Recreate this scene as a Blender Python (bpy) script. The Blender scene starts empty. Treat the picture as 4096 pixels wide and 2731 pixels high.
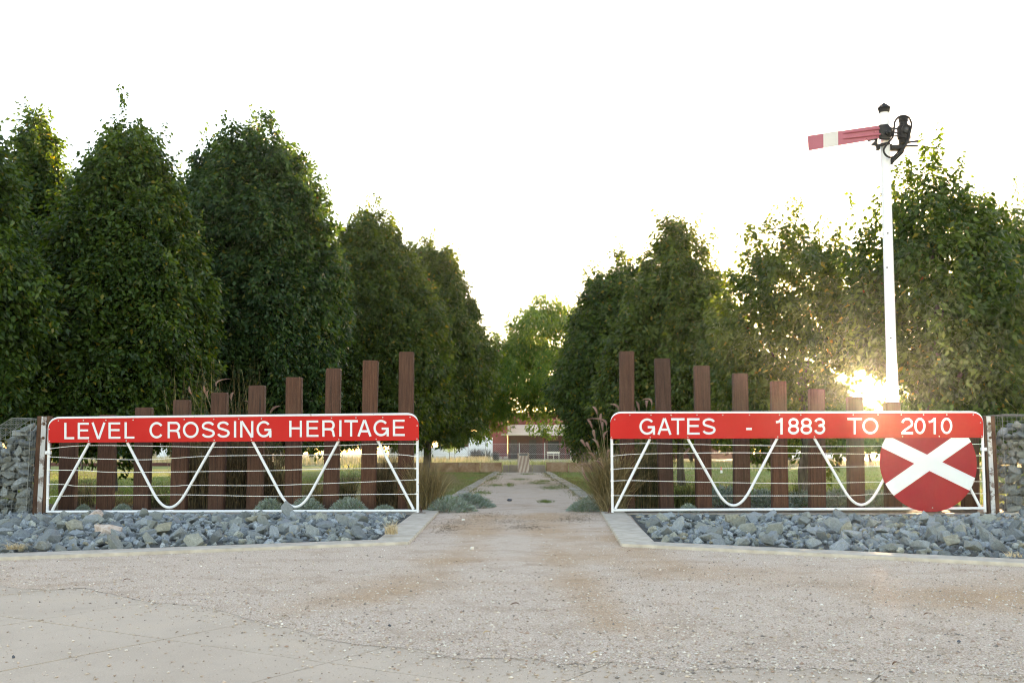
import bpy, bmesh, math, random
import numpy as np
from mathutils import Vector, Matrix, Quaternion

RND = random.Random(7)
sc = bpy.context.scene
COL = sc.collection

# ------------------------------------------------------------------ survey of the place
# at(x, y, Y): the point Y metres ahead seen at photo pixel (x, y); gnd(): where that sight line meets height z
F, CX, CY, EYE, HORIZON = 3982.2, 2048.0, 1365.5, 0.80, 1807.0
TH = math.atan((HORIZON - CY) / F)
CT, ST = math.cos(TH), math.sin(TH)


def sight(x, y):
    up = CY - y
    return Vector((x - CX, F * CT - up * ST, F * ST + up * CT))


def at(x, y, Y):
    d = sight(x, y)
    k = Y / d.y
    return Vector((d.x * k, Y, EYE + d.z * k))


def gnd(x, y, z=0.0):
    d = sight(x, y)
    k = (z - EYE) / d.z
    return Vector((d.x * k, d.y * k, z))


# ------------------------------------------------------------------ object helpers
def tag(o, label=None, cat=None, group=None, kind=None):
    if label: o['label'] = label
    if cat: o['category'] = cat
    if group: o['group'] = group
    if kind: o['kind'] = kind
    return o


ORG = {}


def thing(name, loc, label, cat, group=None):
    o = bpy.data.objects.new(name, None)
    o.empty_display_size = 0.1
    COL.objects.link(o)
    o.location = loc
    ORG[o.name] = Vector(loc)
    return tag(o, label, cat, group)


def link(name, me, parent=None, loc=None):
    o = bpy.data.objects.new(name, me)
    COL.objects.link(o)
    if parent is not None:
        o.parent = parent
        ORG[o.name] = ORG[parent.name]
    elif loc is not None:
        o.location = loc
    return o


def copy_tree(o, loc, rot=0.0, scale=(1, 1, 1), label=None, group=None):
    c = o.copy(); COL.objects.link(c)
    c.location = loc; c.rotation_euler = (0, 0, rot); c.scale = scale
    if label: c['label'] = label
    if group: c['group'] = group
    for ch in list(o.children):
        d = ch.copy(); COL.objects.link(d); d.parent = c
        for g in list(ch.children):
            e = g.copy(); COL.objects.link(e); e.parent = d
    return c


class MB:
    """collects shapes in world metres; build() links them as one mesh object"""
    def __init__(s):
        s.v, s.f, s.m, s.cur = [], [], [], 0

    def mat(s, i): s.cur = i; return s

    def add(s, vs, fs):
        b = len(s.v)
        s.v += [tuple(p) for p in vs]
        s.f += [tuple(b + i for i in f) for f in fs]
        s.m += [s.cur] * len(fs)
        return s

    def hexa(s, p):
        return s.add(p, [(0, 3, 2, 1), (4, 5, 6, 7), (0, 1, 5, 4), (1, 2, 6, 5), (2, 3, 7, 6), (3, 0, 4, 7)])

    def box(s, c, d, rz=0.0):
        c = Vector(c); h = Vector(d) / 2
        R = Matrix.Rotation(rz, 3, 'Z')
        q = [(-1, -1, -1), (1, -1, -1), (1, 1, -1), (-1, 1, -1), (-1, -1, 1), (1, -1, 1), (1, 1, 1), (-1, 1, 1)]
        return s.hexa([c + R @ Vector((a * h.x, b * h.y, e * h.z)) for a, b, e in q])

    def span(s, a, b):
        a, b = Vector(a), Vector(b)
        return s.box((a + b) / 2, (abs(b.x - a.x), abs(b.y - a.y), abs(b.z - a.z)))

    def tube(s, pts, r, n=8, closed=False, caps=True):
        pts = [Vector(p) for p in pts]
        k = len(pts)
        rs = r if isinstance(r, (list, tuple)) else [r] * k
        up = None; vs = []
        for i, p in enumerate(pts):
            if closed: t = pts[(i + 1) % k] - pts[i - 1]
            else: t = pts[min(i + 1, k - 1)] - pts[max(i - 1, 0)]
            t.normalize()
            if up is None:
                up = Vector((0, 0, 1)) if abs(t.z) < 0.9 else Vector((1, 0, 0))
            u = t.cross(up)
            if u.length < 1e-5: u = t.cross(Vector((0.3, 1, 0.2)))
            u.normalize(); w = u.cross(t).normalized(); up = w
            for j in range(n):
                a = 2 * math.pi * j / n
                vs.append(p + (u * math.cos(a) + w * math.sin(a)) * rs[i])
        fs = []
        for i in range(k if closed else k - 1):
            i2 = (i + 1) % k
            for j in range(n):
                j2 = (j + 1) % n
                fs.append((i * n + j, i * n + j2, i2 * n + j2, i2 * n + j))
        if caps and not closed:
            fs.append(tuple(range(n))[::-1]); fs.append(tuple((k - 1) * n + j for j in range(n)))
        return s.add(vs, fs)

    def prism(s, poly, off):
        """closed outline (3-D points) extruded by vector off"""
        n = len(poly); off = Vector(off)
        vs = [Vector(p) for p in poly] + [Vector(p) + off for p in poly]
        fs = [tuple(range(n))[::-1], tuple(range(n, 2 * n))]
        for i in range(n):
            j = (i + 1) % n
            fs.append((i, j, n + j, n + i))
        return s.add(vs, fs)

    def lathe(s, c, prof, n=20, axis='Z'):
        c = Vector(c); vs, fs = [], []
        for r, h in prof:
            for j in range(n):
                a = 2 * math.pi * j / n
                p = (r * math.cos(a), r * math.sin(a), h)
                if axis == 'Y': p = (p[0], p[2], p[1])
                if axis == 'X': p = (p[2], p[0], p[1])
                vs.append(c + Vector(p))
        for i in range(len(prof) - 1):
            for j in range(n):
                j2 = (j + 1) % n
                fs.append((i * n + j, i * n + j2, (i + 1) * n + j2, (i + 1) * n + j))
        fs.append(tuple(range(n))[::-1]); fs.append(tuple((len(prof) - 1) * n + j for j in range(n)))
        return s.add(vs, fs)

    def build(s, name, mats, parent=None, smooth=None, bevel=0.0):
        o0 = ORG[parent.name] if parent is not None else Vector((0, 0, 0))
        me = bpy.data.meshes.new(name)
        me.from_pydata([tuple(Vector(p) - o0) for p in s.v], [], s.f)
        for m in (mats if isinstance(mats, (list, tuple)) else [mats]): me.materials.append(m)
        me.polygons.foreach_set('material_index', s.m)
        bm = bmesh.new(); bm.from_mesh(me)
        bmesh.ops.recalc_face_normals(bm, faces=bm.faces)
        if bevel:
            bmesh.ops.remove_doubles(bm, verts=bm.verts, dist=1e-5)
            es = [e for e in bm.edges if len(e.link_faces) == 2 and e.calc_face_angle(0) > 0.6]
            bmesh.ops.bevel(bm, geom=es, offset=bevel, segments=2, affect='EDGES', profile=0.6)
        bm.to_mesh(me); bm.free()
        if smooth is not None:
            me.shade_smooth()
            me.set_sharp_from_angle(angle=math.radians(smooth))
        me.update()
        return link(name, me, parent)


def np_mesh(name, V, Fc, mat, tint=None, parent=None, link_it=True):
    """large mesh from arrays; Fc is (n, k); tint is per-vertex colour"""
    me = bpy.data.meshes.new(name)
    n, k = Fc.shape
    me.vertices.add(len(V)); me.vertices.foreach_set('co', np.ascontiguousarray(V, dtype=np.float32).ravel())
    me.loops.add(n * k); me.loops.foreach_set('vertex_index', np.ascontiguousarray(Fc, dtype=np.int32).ravel())
    me.polygons.add(n); me.polygons.foreach_set('loop_start', np.arange(0, n * k, k, dtype=np.int32))
    me.polygons.foreach_set('loop_total', np.full(n, k, dtype=np.int32))
    me.update(calc_edges=True)
    if tint is not None:
        a = me.attributes.new('tint', 'FLOAT_COLOR', 'POINT')
        c = np.ones((len(V), 4), dtype=np.float32); c[:, :3] = tint
        a.data.foreach_set('color', c.ravel())
    me.materials.append(mat)
    return link(name, me, parent) if link_it else me


# ------------------------------------------------------------------ materials
def nodes(name):
    m = bpy.data.materials.new(name); m.use_nodes = True
    nt = m.node_tree
    return m, nt, nt.nodes['Principled BSDF']


def N(nt, t, **kw):
    n = nt.nodes.new('ShaderNode' + t)
    for k, v in kw.items():
        if k in n.inputs and not hasattr(n, k): n.inputs[k].default_value = v
        else: setattr(n, k, v)
    return n


def L(nt, a, b): nt.links.new(a, b)


def coords(nt, scale=(1, 1, 1), rand=False):
    tc = N(nt, 'TexCoord'); mp = N(nt, 'Mapping'); mp.inputs['Scale'].default_value = scale
    L(nt, tc.outputs['Object'], mp.inputs['Vector'])
    if rand:
        oi = N(nt, 'ObjectInfo'); mu = N(nt, 'Math', operation='MULTIPLY'); mu.inputs[1].default_value = 57.0
        L(nt, oi.outputs['Random'], mu.inputs[0]); L(nt, mu.outputs[0], mp.inputs['Location'])
    return mp.outputs['Vector']


def noise(nt, vec, scale, detail=4.0, rough=0.55):
    n = N(nt, 'TexNoise'); n.inputs['Scale'].default_value = scale
    n.inputs['Detail'].default_value = detail; n.inputs['Roughness'].default_value = rough
    L(nt, vec, n.inputs['Vector'])
    return n.outputs['Fac']


def ramp(nt, fac, stops, interp='LINEAR'):
    r = N(nt, 'ValToRGB'); cr = r.color_ramp; cr.interpolation = interp
    while len(cr.elements) < len(stops): cr.elements.new(0.5)
    for e, (p, c) in zip(cr.elements, stops):
        e.position = p
        e.color = (c, c, c, 1) if isinstance(c, (int, float)) else (*c, 1)
    L(nt, fac, r.inputs['Fac'])
    return r.outputs['Color']


def mix(nt, fac, a, b, mode='MIX'):
    m = N(nt, 'Mix', data_type='RGBA', blend_type=mode)
    for sock, v in ((m.inputs[0], fac), (m.inputs[6], a), (m.inputs[7], b)):
        if isinstance(v, (int, float)): sock.default_value = v
        elif isinstance(v, tuple): sock.default_value = (*v, 1)
        else: L(nt, v, sock)
    return m.outputs[2]


def bump(nt, bs, h, strength=0.4, dist=0.02):
    b = N(nt, 'Bump'); b.inputs['Strength'].default_value = strength; b.inputs['Distance'].default_value = dist
    L(nt, h, b.inputs['Height']); L(nt, b.outputs[0], bs.inputs['Normal'])


def simple(name, a, b, scale=6.0, rough=0.7, stretch=(1, 1, 1), rand=False, bmp=0.2, bd=0.01, detail=5.0, lo=0.35, hi=0.65, metal=0.0, spec=0.4):
    m, nt, bs = nodes(name)
    v = coords(nt, stretch, rand)
    f = noise(nt, v, scale, detail)
    L(nt, ramp(nt, f, [(lo, a), (hi, b)]), bs.inputs['Base Color'])
    bs.inputs['Roughness'].default_value = rough
    bs.inputs['Metallic'].default_value = metal
    bs.inputs['Specular IOR Level'].default_value = spec
    if bmp: bump(nt, bs, f, bmp, bd)
    return m


def leafy(name, trans=0.35, rough=0.5, gain=(1.5, 1.45, 0.55), spec=0.35):
    m, nt, bs = nodes(name)
    at_ = N(nt, 'Attribute', attribute_name='tint')
    L(nt, at_.outputs['Color'], bs.inputs['Base Color'])
    bs.inputs['Roughness'].default_value = rough
    bs.inputs['Specular IOR Level'].default_value = spec
    tr = N(nt, 'BsdfTranslucent')
    L(nt, mix(nt, 1.0, at_.outputs['Color'], gain, 'MULTIPLY'), tr.inputs['Color'])
    ms = N(nt, 'MixShader'); ms.inputs[0].default_value = trans
    L(nt, bs.outputs[0], ms.inputs[1]); L(nt, tr.outputs[0], ms.inputs[2])
    L(nt, ms.outputs[0], nt.nodes['Material Output'].inputs['Surface'])
    return m


def gravel_mat():
    m, nt, bs = nodes('gravel')
    v = coords(nt)
    big = noise(nt, coords(nt, (0.8, 1.0, 1)), 0.62, 5.0, 0.6)
    mid = noise(nt, v, 3.0, 5.0, 0.65)
    fine = noise(nt, v, 105.0, 3.0, 0.75)
    c = ramp(nt, fine, [(0.3, (0.24, 0.17, 0.13)), (0.45, (0.48, 0.37, 0.295)), (0.58, (0.59, 0.475, 0.385)), (0.74, (0.73, 0.645, 0.56))])
    wa = N(nt, 'Attribute', attribute_name='worn')
    ad = N(nt, 'Math', operation='MULTIPLY_ADD'); L(nt, wa.outputs['Fac'], ad.inputs[0]); ad.inputs[1].default_value = 0.24; L(nt, big, ad.inputs[2])
    sand = ramp(nt, ad.outputs[0], [(0.54, 0.0), (0.80, 0.8)])
    c = mix(nt, sand, c, mix(nt, 1.0, c, (0.84, 0.70, 0.55), 'MULTIPLY'))
    dark = ramp(nt, mid, [(0.5, 0.0), (0.72, 0.7)])
    c = mix(nt, dark, c, mix(nt, 1.0, c, (0.72, 0.66, 0.6), 'MULTIPLY'))
    L(nt, c, bs.inputs['Base Color']); bs.inputs['Roughness'].default_value = 0.95
    bs.inputs['Specular IOR Level'].default_value = 0.0; bs.inputs['Roughness'].default_value = 1.0
    vo = N(nt, 'TexVoronoi'); vo.inputs['Scale'].default_value = 120; L(nt, v, vo.inputs['Vector'])
    bump(nt, bs, mix(nt, 0.5, vo.outputs['Distance'], fine), 0.7, 0.006)
    return m


def footpath_mat():
    m, nt, bs = nodes('footpath_concrete')
    v = coords(nt)
    f = noise(nt, v, 160.0, 3.0, 0.7); g = noise(nt, v, 1.3, 5.0, 0.6); h = noise(nt, v, 7.0, 5.0, 0.7)
    c = ramp(nt, g, [(0.3, (0.43, 0.335, 0.255)), (0.55, (0.50, 0.395, 0.305)), (0.75, (0.53, 0.405, 0.295))])
    c = mix(nt, ramp(nt, f, [(0.35, 0.35), (0.55, 0.0)]), c, (0.27, 0.23, 0.2))
    c = mix(nt, ramp(nt, f, [(0.6, 0.0), (0.75, 0.45)]), c, (0.66, 0.62, 0.57))
    c = mix(nt, ramp(nt, h, [(0.55, 0.0), (0.8, 0.35)]), c, (0.36, 0.3, 0.25))
    L(nt, c, bs.inputs['Base Color']); bs.inputs['Roughness'].default_value = 0.9
    bs.inputs['Specular IOR Level'].default_value = 0.2
    bump(nt, bs, f, 0.35, 0.003)
    return m


def rock_mat(name, by_attr):
    m, nt, bs = nodes(name)
    v = coords(nt, (1, 1, 1.6), not by_attr)
    f = noise(nt, v, 9.0, 6.0, 0.65); g = noise(nt, v, 60.0, 4.0, 0.7); k = noise(nt, v, 3.5, 3.0)
    if by_attr:
        a = N(nt, 'Attribute', attribute_name='tint'); base = a.outputs['Color']
    else:
        oi = N(nt, 'ObjectInfo')
        base = ramp(nt, oi.outputs['Random'], ROCK_RAMP)
    c = mix(nt, ramp(nt, f, [(0.35, 0.0), (0.7, 0.65)]), base, mix(nt, 1.0, base, (1.7, 1.65, 1.55), 'MULTIPLY'))
    c = mix(nt, ramp(nt, g, [(0.38, 0.8), (0.52, 0.0)]), c, mix(nt, 1.0, c, (0.4, 0.4, 0.4), 'MULTIPLY'))
    c = mix(nt, ramp(nt, k, [(0.6, 0.0), (0.72, 0.35)]), c, (0.26, 0.23, 0.14))
    L(nt, c, bs.inputs['Base Color']); bs.inputs['Roughness'].default_value = 0.8
    bs.inputs['Specular IOR Level'].default_value = 0.3
    bump(nt, bs, mix(nt, 0.5, f, g), 0.8, 0.022)
    return m


ROCK_RAMP = [(0.0, (0.12, 0.142, 0.155)), (0.25, (0.185, 0.215, 0.235)), (0.5, (0.25, 0.285, 0.305)), (0.68, (0.175, 0.195, 0.19)),
             (0.84, (0.26, 0.275, 0.25)), (0.97, (0.14, 0.165, 0.178))]


def wood_mat():
    m, nt, bs = nodes('post_timber')
    v = coords(nt, (1, 1, 0.045), True); v2 = coords(nt, (1, 1, 0.3), True)
    f = noise(nt, v, 55.0, 6.0, 0.7); g = noise(nt, v2, 3.0, 4.0); h = noise(nt, v, 14.0, 4.0, 0.6); k = noise(nt, v2, 140.0, 2.0)
    c = ramp(nt, f, [(0.25, (0.024, 0.0115, 0.008)), (0.5, (0.064, 0.028, 0.0175)), (0.75, (0.108, 0.052, 0.034))])
    c = mix(nt, ramp(nt, g, [(0.42, 0.0), (0.7, 0.75)]), c, mix(nt, 1.0, c, (0.85, 1.05, 1.15), 'MULTIPLY'))
    c = mix(nt, ramp(nt, h, [(0.28, 0.9), (0.36, 0.0)]), c, (0.022, 0.013, 0.011))
    c = mix(nt, ramp(nt, k, [(0.5, 0.0), (0.75, 0.3)]), c, (0.13, 0.083, 0.065))
    oi = N(nt, 'ObjectInfo')
    c = mix(nt, 1.0, c, ramp(nt, oi.outputs['Random'], [(0.0, (0.72, 0.74, 0.78)), (0.35, (1.08, 1.0, 0.95)), (0.65, (0.9, 0.86, 0.86)), (1.0, (1.25, 1.15, 1.05))]), 'MULTIPLY')
    L(nt, c, bs.inputs['Base Color']); bs.inputs['Roughness'].default_value = 0.75
    bs.inputs['Specular IOR Level'].default_value = 0.25
    bump(nt, bs, mix(nt, 0.5, f, h), 0.9, 0.010)
    return m


def paint_mat(name, c, wear=(0.25, 0.16, 0.1), amount=0.66, rough=0.45, scale=9.0, tone=0.9, spec=0.25):
    m, nt, bs = nodes(name)
    v = coords(nt, (1, 1, 1), True)
    f = noise(nt, v, scale, 8.0, 0.75); g = noise(nt, v, 1.7, 4.0)
    dim = tuple(x * tone for x in c)
    cc = mix(nt, ramp(nt, g, [(0.35, 0.0), (0.7, 1.0)]), c, dim)
    cc = mix(nt, ramp(nt, f, [(amount, 0.0), (amount + 0.05, 0.85)]), cc, wear)
    L(nt, cc, bs.inputs['Base Color'])
    L(nt, ramp(nt, g, [(0.3, rough - 0.08), (0.7, rough + 0.12)]), bs.inputs['Roughness'])
    bs.inputs['Specular IOR Level'].default_value = spec
    bump(nt, bs, f, 0.08, 0.002)
    return m


def lawn_mat():
    m, nt, bs = nodes('lawn')
    v = coords(nt)
    big = noise(nt, v, 0.16, 4.0, 0.6); mid = noise(nt, v, 1.1, 5.0, 0.7); fine = noise(nt, coords(nt, (1, 0.45, 1)), 26.0, 4.0, 0.75)
    c = ramp(nt, fine, [(0.25, (0.05, 0.095, 0.016)), (0.5, (0.115, 0.20, 0.036)), (0.75, (0.21, 0.30, 0.07))])
    d = ramp(nt, fine, [(0.25, (0.09, 0.075, 0.035)), (0.5, (0.19, 0.165, 0.08)), (0.75, (0.31, 0.27, 0.15))])
    c = mix(nt, ramp(nt, mid, [(0.40, 0.0), (0.66, 0.8)]), c, d)
    c = mix(nt, ramp(nt, big, [(0.48, 0.0), (0.66, 0.6)]), c, d)
    L(nt, c, bs.inputs['Base Color']); bs.inputs['Roughness'].default_value = 0.95
    bs.inputs['Specular IOR Level'].default_value = 0.1
    bump(nt, bs, fine, 0.9, 0.04)
    return m


def stone_mat(name, cols, scale=3.0, stripe=None):
    m, nt, bs = nodes(name)
    v = coords(nt, (1, 1, 1), True)
    f = noise(nt, v, scale, 8.0, 0.7); g = noise(nt, v, 40.0, 4.0, 0.7)
    c = ramp(nt, f, [(0.3, cols[0]), (0.5, cols[1]), (0.7, cols[2])])
    if stripe:
        w = N(nt, 'TexWave', wave_type='BANDS', bands_direction='X')
        w.inputs['Scale'].default_value = 2.2; w.inputs['Distortion'].default_value = 2.0; w.inputs['Detail'].default_value = 2.0
        w.inputs['Detail Scale'].default_value = 1.5
        mp = N(nt, 'Mapping'); mp.inputs['Rotation'].default_value = (0, math.radians(-14), 0)
        L(nt, v, mp.inputs['Vector']); L(nt, mp.outputs[0], w.inputs['Vector'])
        c = mix(nt, ramp(nt, w.outputs['Fac'], [(0.35, 0.0), (0.7, 0.75)]), c, stripe)
    c = mix(nt, ramp(nt, g, [(0.35, 0.4), (0.5, 0.0)]), c, mix(nt, 1.0, c, (0.6, 0.57, 0.55), 'MULTIPLY'))
    L(nt, c, bs.inputs['Base Color']); bs.inputs['Roughness'].default_value = 0.9
    bs.inputs['Specular IOR Level'].default_value = 0.2
    bump(nt, bs, f, 0.6, 0.03)
    return m


def corrugated(name, a, b, pitch=0.076, axis=0, rough=0.45):
    m, nt, bs = nodes(name)
    v = coords(nt)
    w = N(nt, 'TexWave', wave_type='BANDS', bands_direction='XYZ'[axis]); w.inputs['Scale'].default_value = 0.314 / pitch
    L(nt, v, w.inputs['Vector'])
    f = noise(nt, v, 0.9, 6.0, 0.7)
    L(nt, ramp(nt, f, [(0.35, a), (0.65, b)]), bs.inputs['Base Color']); bs.inputs['Roughness'].default_value = rough
    bump(nt, bs, w.outputs['Fac'], 0.8, 0.02)
    return m


def brick_mat(name, a, b):
    m, nt, bs = nodes(name)
    tc = N(nt, 'TexCoord'); mp = N(nt, 'Mapping'); mp.inputs['Rotation'].default_value = (math.radians(90), 0, 0)
    L(nt, tc.outputs['Object'], mp.inputs['Vector'])
    br = N(nt, 'TexBrick'); br.inputs['Scale'].default_value = 4.2
    br.inputs['Color1'].default_value = (*a, 1); br.inputs['Color2'].default_value = (*b, 1)
    br.inputs['Mortar'].default_value = (0.12, 0.05, 0.042, 1); br.inputs['Mortar Size'].default_value = 0.018
    L(nt, mp.outputs[0], br.inputs['Vector'])
    f = noise(nt, coords(nt), 0.7, 5.0)
    c = mix(nt, ramp(nt, f, [(0.4, 0.0), (0.7, 0.4)]), br.outputs['Color'], mix(nt, 1.0, br.outputs['Color'], (0.7, 0.65, 0.65), 'MULTIPLY'))
    L(nt, c, bs.inputs['Base Color']); bs.inputs['Roughness'].default_value = 0.85
    return m


M = {}
M['gravel'] = gravel_mat()
M['path'] = simple('path_gravel', (0.33, 0.29, 0.26), (0.52, 0.48, 0.44), 55.0, 0.95, bmp=0.6, bd=0.006, spec=0.15, lo=0.3, hi=0.7)
M['footpath'] = footpath_mat()
M['soil'] = simple('soil', (0.06, 0.045, 0.032), (0.15, 0.115, 0.08), 18.0, 0.95, bmp=0.7, bd=0.02, spec=0.1)
M['rock_soil'] = simple('bed_soil', (0.05, 0.052, 0.05), (0.12, 0.12, 0.11), 22.0, 0.95, bmp=0.7, bd=0.02, spec=0.1)
M['dry_ground'] = simple('dry_ground', (0.22, 0.19, 0.10), (0.40, 0.35, 0.22), 4.0, 0.95, bmp=0.5, bd=0.03, spec=0.1)
M['lawn'] = lawn_mat()
M['dry_lawn'] = simple('dry_lawn', (0.12, 0.105, 0.05), (0.27, 0.235, 0.13), 14.0, 0.95, bmp=0.8, bd=0.03, spec=0.1, detail=8.0)
M['concrete'] = simple('kerb_concrete', (0.35, 0.305, 0.25), (0.48, 0.425, 0.355), 9.0, 0.88, bmp=0.25, bd=0.004, detail=9.0, spec=0.2)
M['old_kerb'] = simple('old_kerb_concrete', (0.20, 0.18, 0.15), (0.40, 0.37, 0.32), 3.5, 0.9, bmp=0.4, bd=0.01, detail=9.0, spec=0.2)
M['footing'] = simple('footing_concrete', (0.19, 0.165, 0.14), (0.33, 0.29, 0.25), 5.0, 0.9, bmp=0.3, bd=0.01, detail=8.0, spec=0.2)
M['wood'] = wood_mat()
M['white'] = paint_mat('white_paint', (0.64, 0.66, 0.685), (0.25, 0.16, 0.11), 0.63, 0.4, 14.0, 0.93)
M['pole_white'] = paint_mat('pole_white_paint', (0.66, 0.69, 0.73), (0.45, 0.42, 0.38), 0.74, 0.4, 6.0, 0.95)
M['sign_red'] = paint_mat('sign_red', (0.50, 0.014, 0.012), (0.45, 0.06, 0.05), 0.76, 0.5, 12.0, 0.93, 0.15)
M['disc_red'] = paint_mat('disc_red', (0.31, 0.008, 0.018), (0.28, 0.04, 0.045), 0.76, 0.5, 12.0, 0.92, 0.15)
M['letter'] = paint_mat('letter_white', (0.58, 0.605, 0.64), (0.5, 0.47, 0.45), 0.8, 0.4, 12.0, 0.97)
M['arm_red_glare'] = paint_mat('arm_red_glare', (0.36, 0.10, 0.14), (0.30, 0.13, 0.14), 0.74, 0.4, 12.0, 0.85)  # arm paint paled to carry the glare that veils it
M['steel'] = simple('galvanised', (0.30, 0.31, 0.31), (0.48, 0.49, 0.49), 20.0, 0.45, bmp=0.05, metal=0.6)
M['wire'] = simple('wire_white', (0.62, 0.62, 0.60), (0.78, 0.78, 0.76), 30.0, 0.5, bmp=0.0)
M['cage'] = simple('cage_wire', (0.10, 0.11, 0.105), (0.20, 0.215, 0.205), 30.0, 0.6, bmp=0.0)
M['rust'] = simple('rust', (0.055, 0.028, 0.02), (0.13, 0.07, 0.045), 16.0, 0.85, (1, 1, 0.3), True, 0.5, 0.004, detail=8.0, spec=0.2)
M['flake'] = paint_mat('flaking_white', (0.50, 0.51, 0.52), (0.11, 0.065, 0.05), 0.50, 0.6, 5.0, 0.8)
M['black'] = simple('black_iron', (0.006, 0.007, 0.008), (0.016, 0.017, 0.019), 12.0, 0.5, bmp=0.1, bd=0.003, spec=0.25)
M['glass_dark'] = simple('lens', (0.02, 0.022, 0.025), (0.03, 0.03, 0.035), 5.0, 0.12, bmp=0.0)
M['bark'] = simple('bark', (0.045, 0.038, 0.032), (0.13, 0.115, 0.10), 10.0, 0.95, (1, 1, 0.18), True, 0.9, 0.02, detail=8.0, spec=0.1)
M['leaf'] = leafy('pear_leaf', 0.34, 0.45, (2.6, 2.1, 0.5), 0.3)
M['elm_leaf'] = leafy('elm_leaf', 0.45, 0.5, (2.4, 1.9, 0.5), 0.3)
M['blade'] = leafy('grass_blade', 0.3, 0.6, (1.3, 1.1, 0.8), 0.25)
M['silver'] = leafy('silver_leaf', 0.15, 0.65, (1.1, 1.1, 1.0), 0.25)
M['fluff'] = leafy('seed_fluff', 0.5, 0.8, (1.25, 1.05, 0.95), 0.1)
M['pebble'] = leafy('pebble', 0.0, 1.0, (1, 1, 1), 0.0)
M['rock'] = rock_mat('basalt', False)
M['rock_fill'] = rock_mat('basalt_fill', True)
M['pink_rock'] = simple('pink_rock', (0.34, 0.25, 0.205), (0.50, 0.42, 0.37), 9.0, 0.85, rand=True, bmp=0.6, bd=0.02, detail=8.0)
M['ochre_rock'] = simple('ochre_rock', (0.16, 0.155, 0.12), (0.27, 0.26, 0.205), 9.0, 0.85, rand=True, bmp=0.6, bd=0.02, detail=8.0)
M['sandstone'] = stone_mat('sandstone', ((0.16, 0.085, 0.05), (0.28, 0.175, 0.115), (0.36, 0.27, 0.2)), 2.6)
M['pale_stone'] = stone_mat('pale_sandstone', ((0.28, 0.225, 0.18), (0.35, 0.295, 0.25), (0.41, 0.355, 0.31)), 2.0)
M['plinth'] = stone_mat('plinth_stone', ((0.40, 0.33, 0.275), (0.46, 0.39, 0.335), (0.5, 0.44, 0.39)), 2.0, (0.24, 0.155, 0.13))
M['brick'] = brick_mat('red_brick', (0.20, 0.020, 0.018), (0.16, 0.017, 0.015))
M['brick_shade_edging'] = brick_mat('shade_edging_brick', (0.085, 0.020, 0.017), (0.065, 0.015, 0.014))  # darker copy of the brick: verandah shade put into colour; edging shares it
M['tin_white'] = corrugated('white_corrugated', (0.62, 0.67, 0.70), (0.76, 0.79, 0.80))
M['tin_cream'] = corrugated('cream_corrugated', (0.24, 0.20, 0.125), (0.31, 0.265, 0.175))
M['tin_grey'] = corrugated('grey_corrugated', (0.34, 0.33, 0.29), (0.45, 0.43, 0.38))
M['shade'] = simple('shade_cloth', (0.02, 0.075, 0.065), (0.04, 0.11, 0.095), 9.0, 0.9, bmp=0.2)
M['dark_wood'] = simple('dark_door', (0.03, 0.02, 0.018), (0.06, 0.035, 0.03), 6.0, 0.7)
M['bench_paint'] = simple('bench_cream', (0.55, 0.50, 0.40), (0.65, 0.6, 0.5), 6.0, 0.6, bmp=0.0)
M['bench_red'] = simple('bench_timber', (0.20, 0.10, 0.075), (0.32, 0.2, 0.15), 8.0, 0.7, bmp=0.1)
M['orange'] = simple('cone_orange', (0.62, 0.10, 0.03), (0.72, 0.14, 0.04), 8.0, 0.5, bmp=0.0)
M['cone_white'] = simple('cone_white', (0.7, 0.7, 0.68), (0.8, 0.8, 0.78), 8.0, 0.5, bmp=0.0)
M['plaque'] = simple('plaque_metal', (0.06, 0.07, 0.085), (0.10, 0.11, 0.13), 40.0, 0.4, bmp=0.1)
M['dead_leaf'] = simple('dead_leaf', (0.10, 0.045, 0.025), (0.20, 0.10, 0.05), 20.0, 0.7, rand=True)
M['tan_leaf'] = simple('tan_leaf', (0.42, 0.27, 0.11), (0.55, 0.38, 0.18), 20.0, 0.7, rand=True)

# ------------------------------------------------------------------ light, sky, camera
sun_dir = sight(3474, 1555).normalized()
el = math.asin(sun_dir.z); az = math.atan2(sun_dir.x, sun_dir.y)
w = bpy.data.worlds.new('World'); sc.world = w; w.use_nodes = True
nt = w.node_tree
sky = nt.nodes.new('ShaderNodeTexSky'); sky.sky_type = 'NISHITA'; sky.sun_disc = False
sky.sun_elevation = el; sky.sun_rotation = az
sky.air_density = 0.65; sky.dust_density = 0.35; sky.ozone_density = 1.0
bg = nt.nodes['Background']; bg.inputs['Strength'].default_value = 0.15
nt.links.new(sky.outputs[0], bg.inputs['Color'])
sl = bpy.data.lights.new('sun', 'SUN'); sl.energy = 2.6; sl.angle = math.radians(0.5); sl.color = (1.0, 0.86, 0.62)
so = bpy.data.objects.new('sun', sl); COL.objects.link(so)
so.rotation_euler = (-sun_dir).to_track_quat('-Z', 'Y').to_euler(); so.location = (20, 60, 30)

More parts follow.
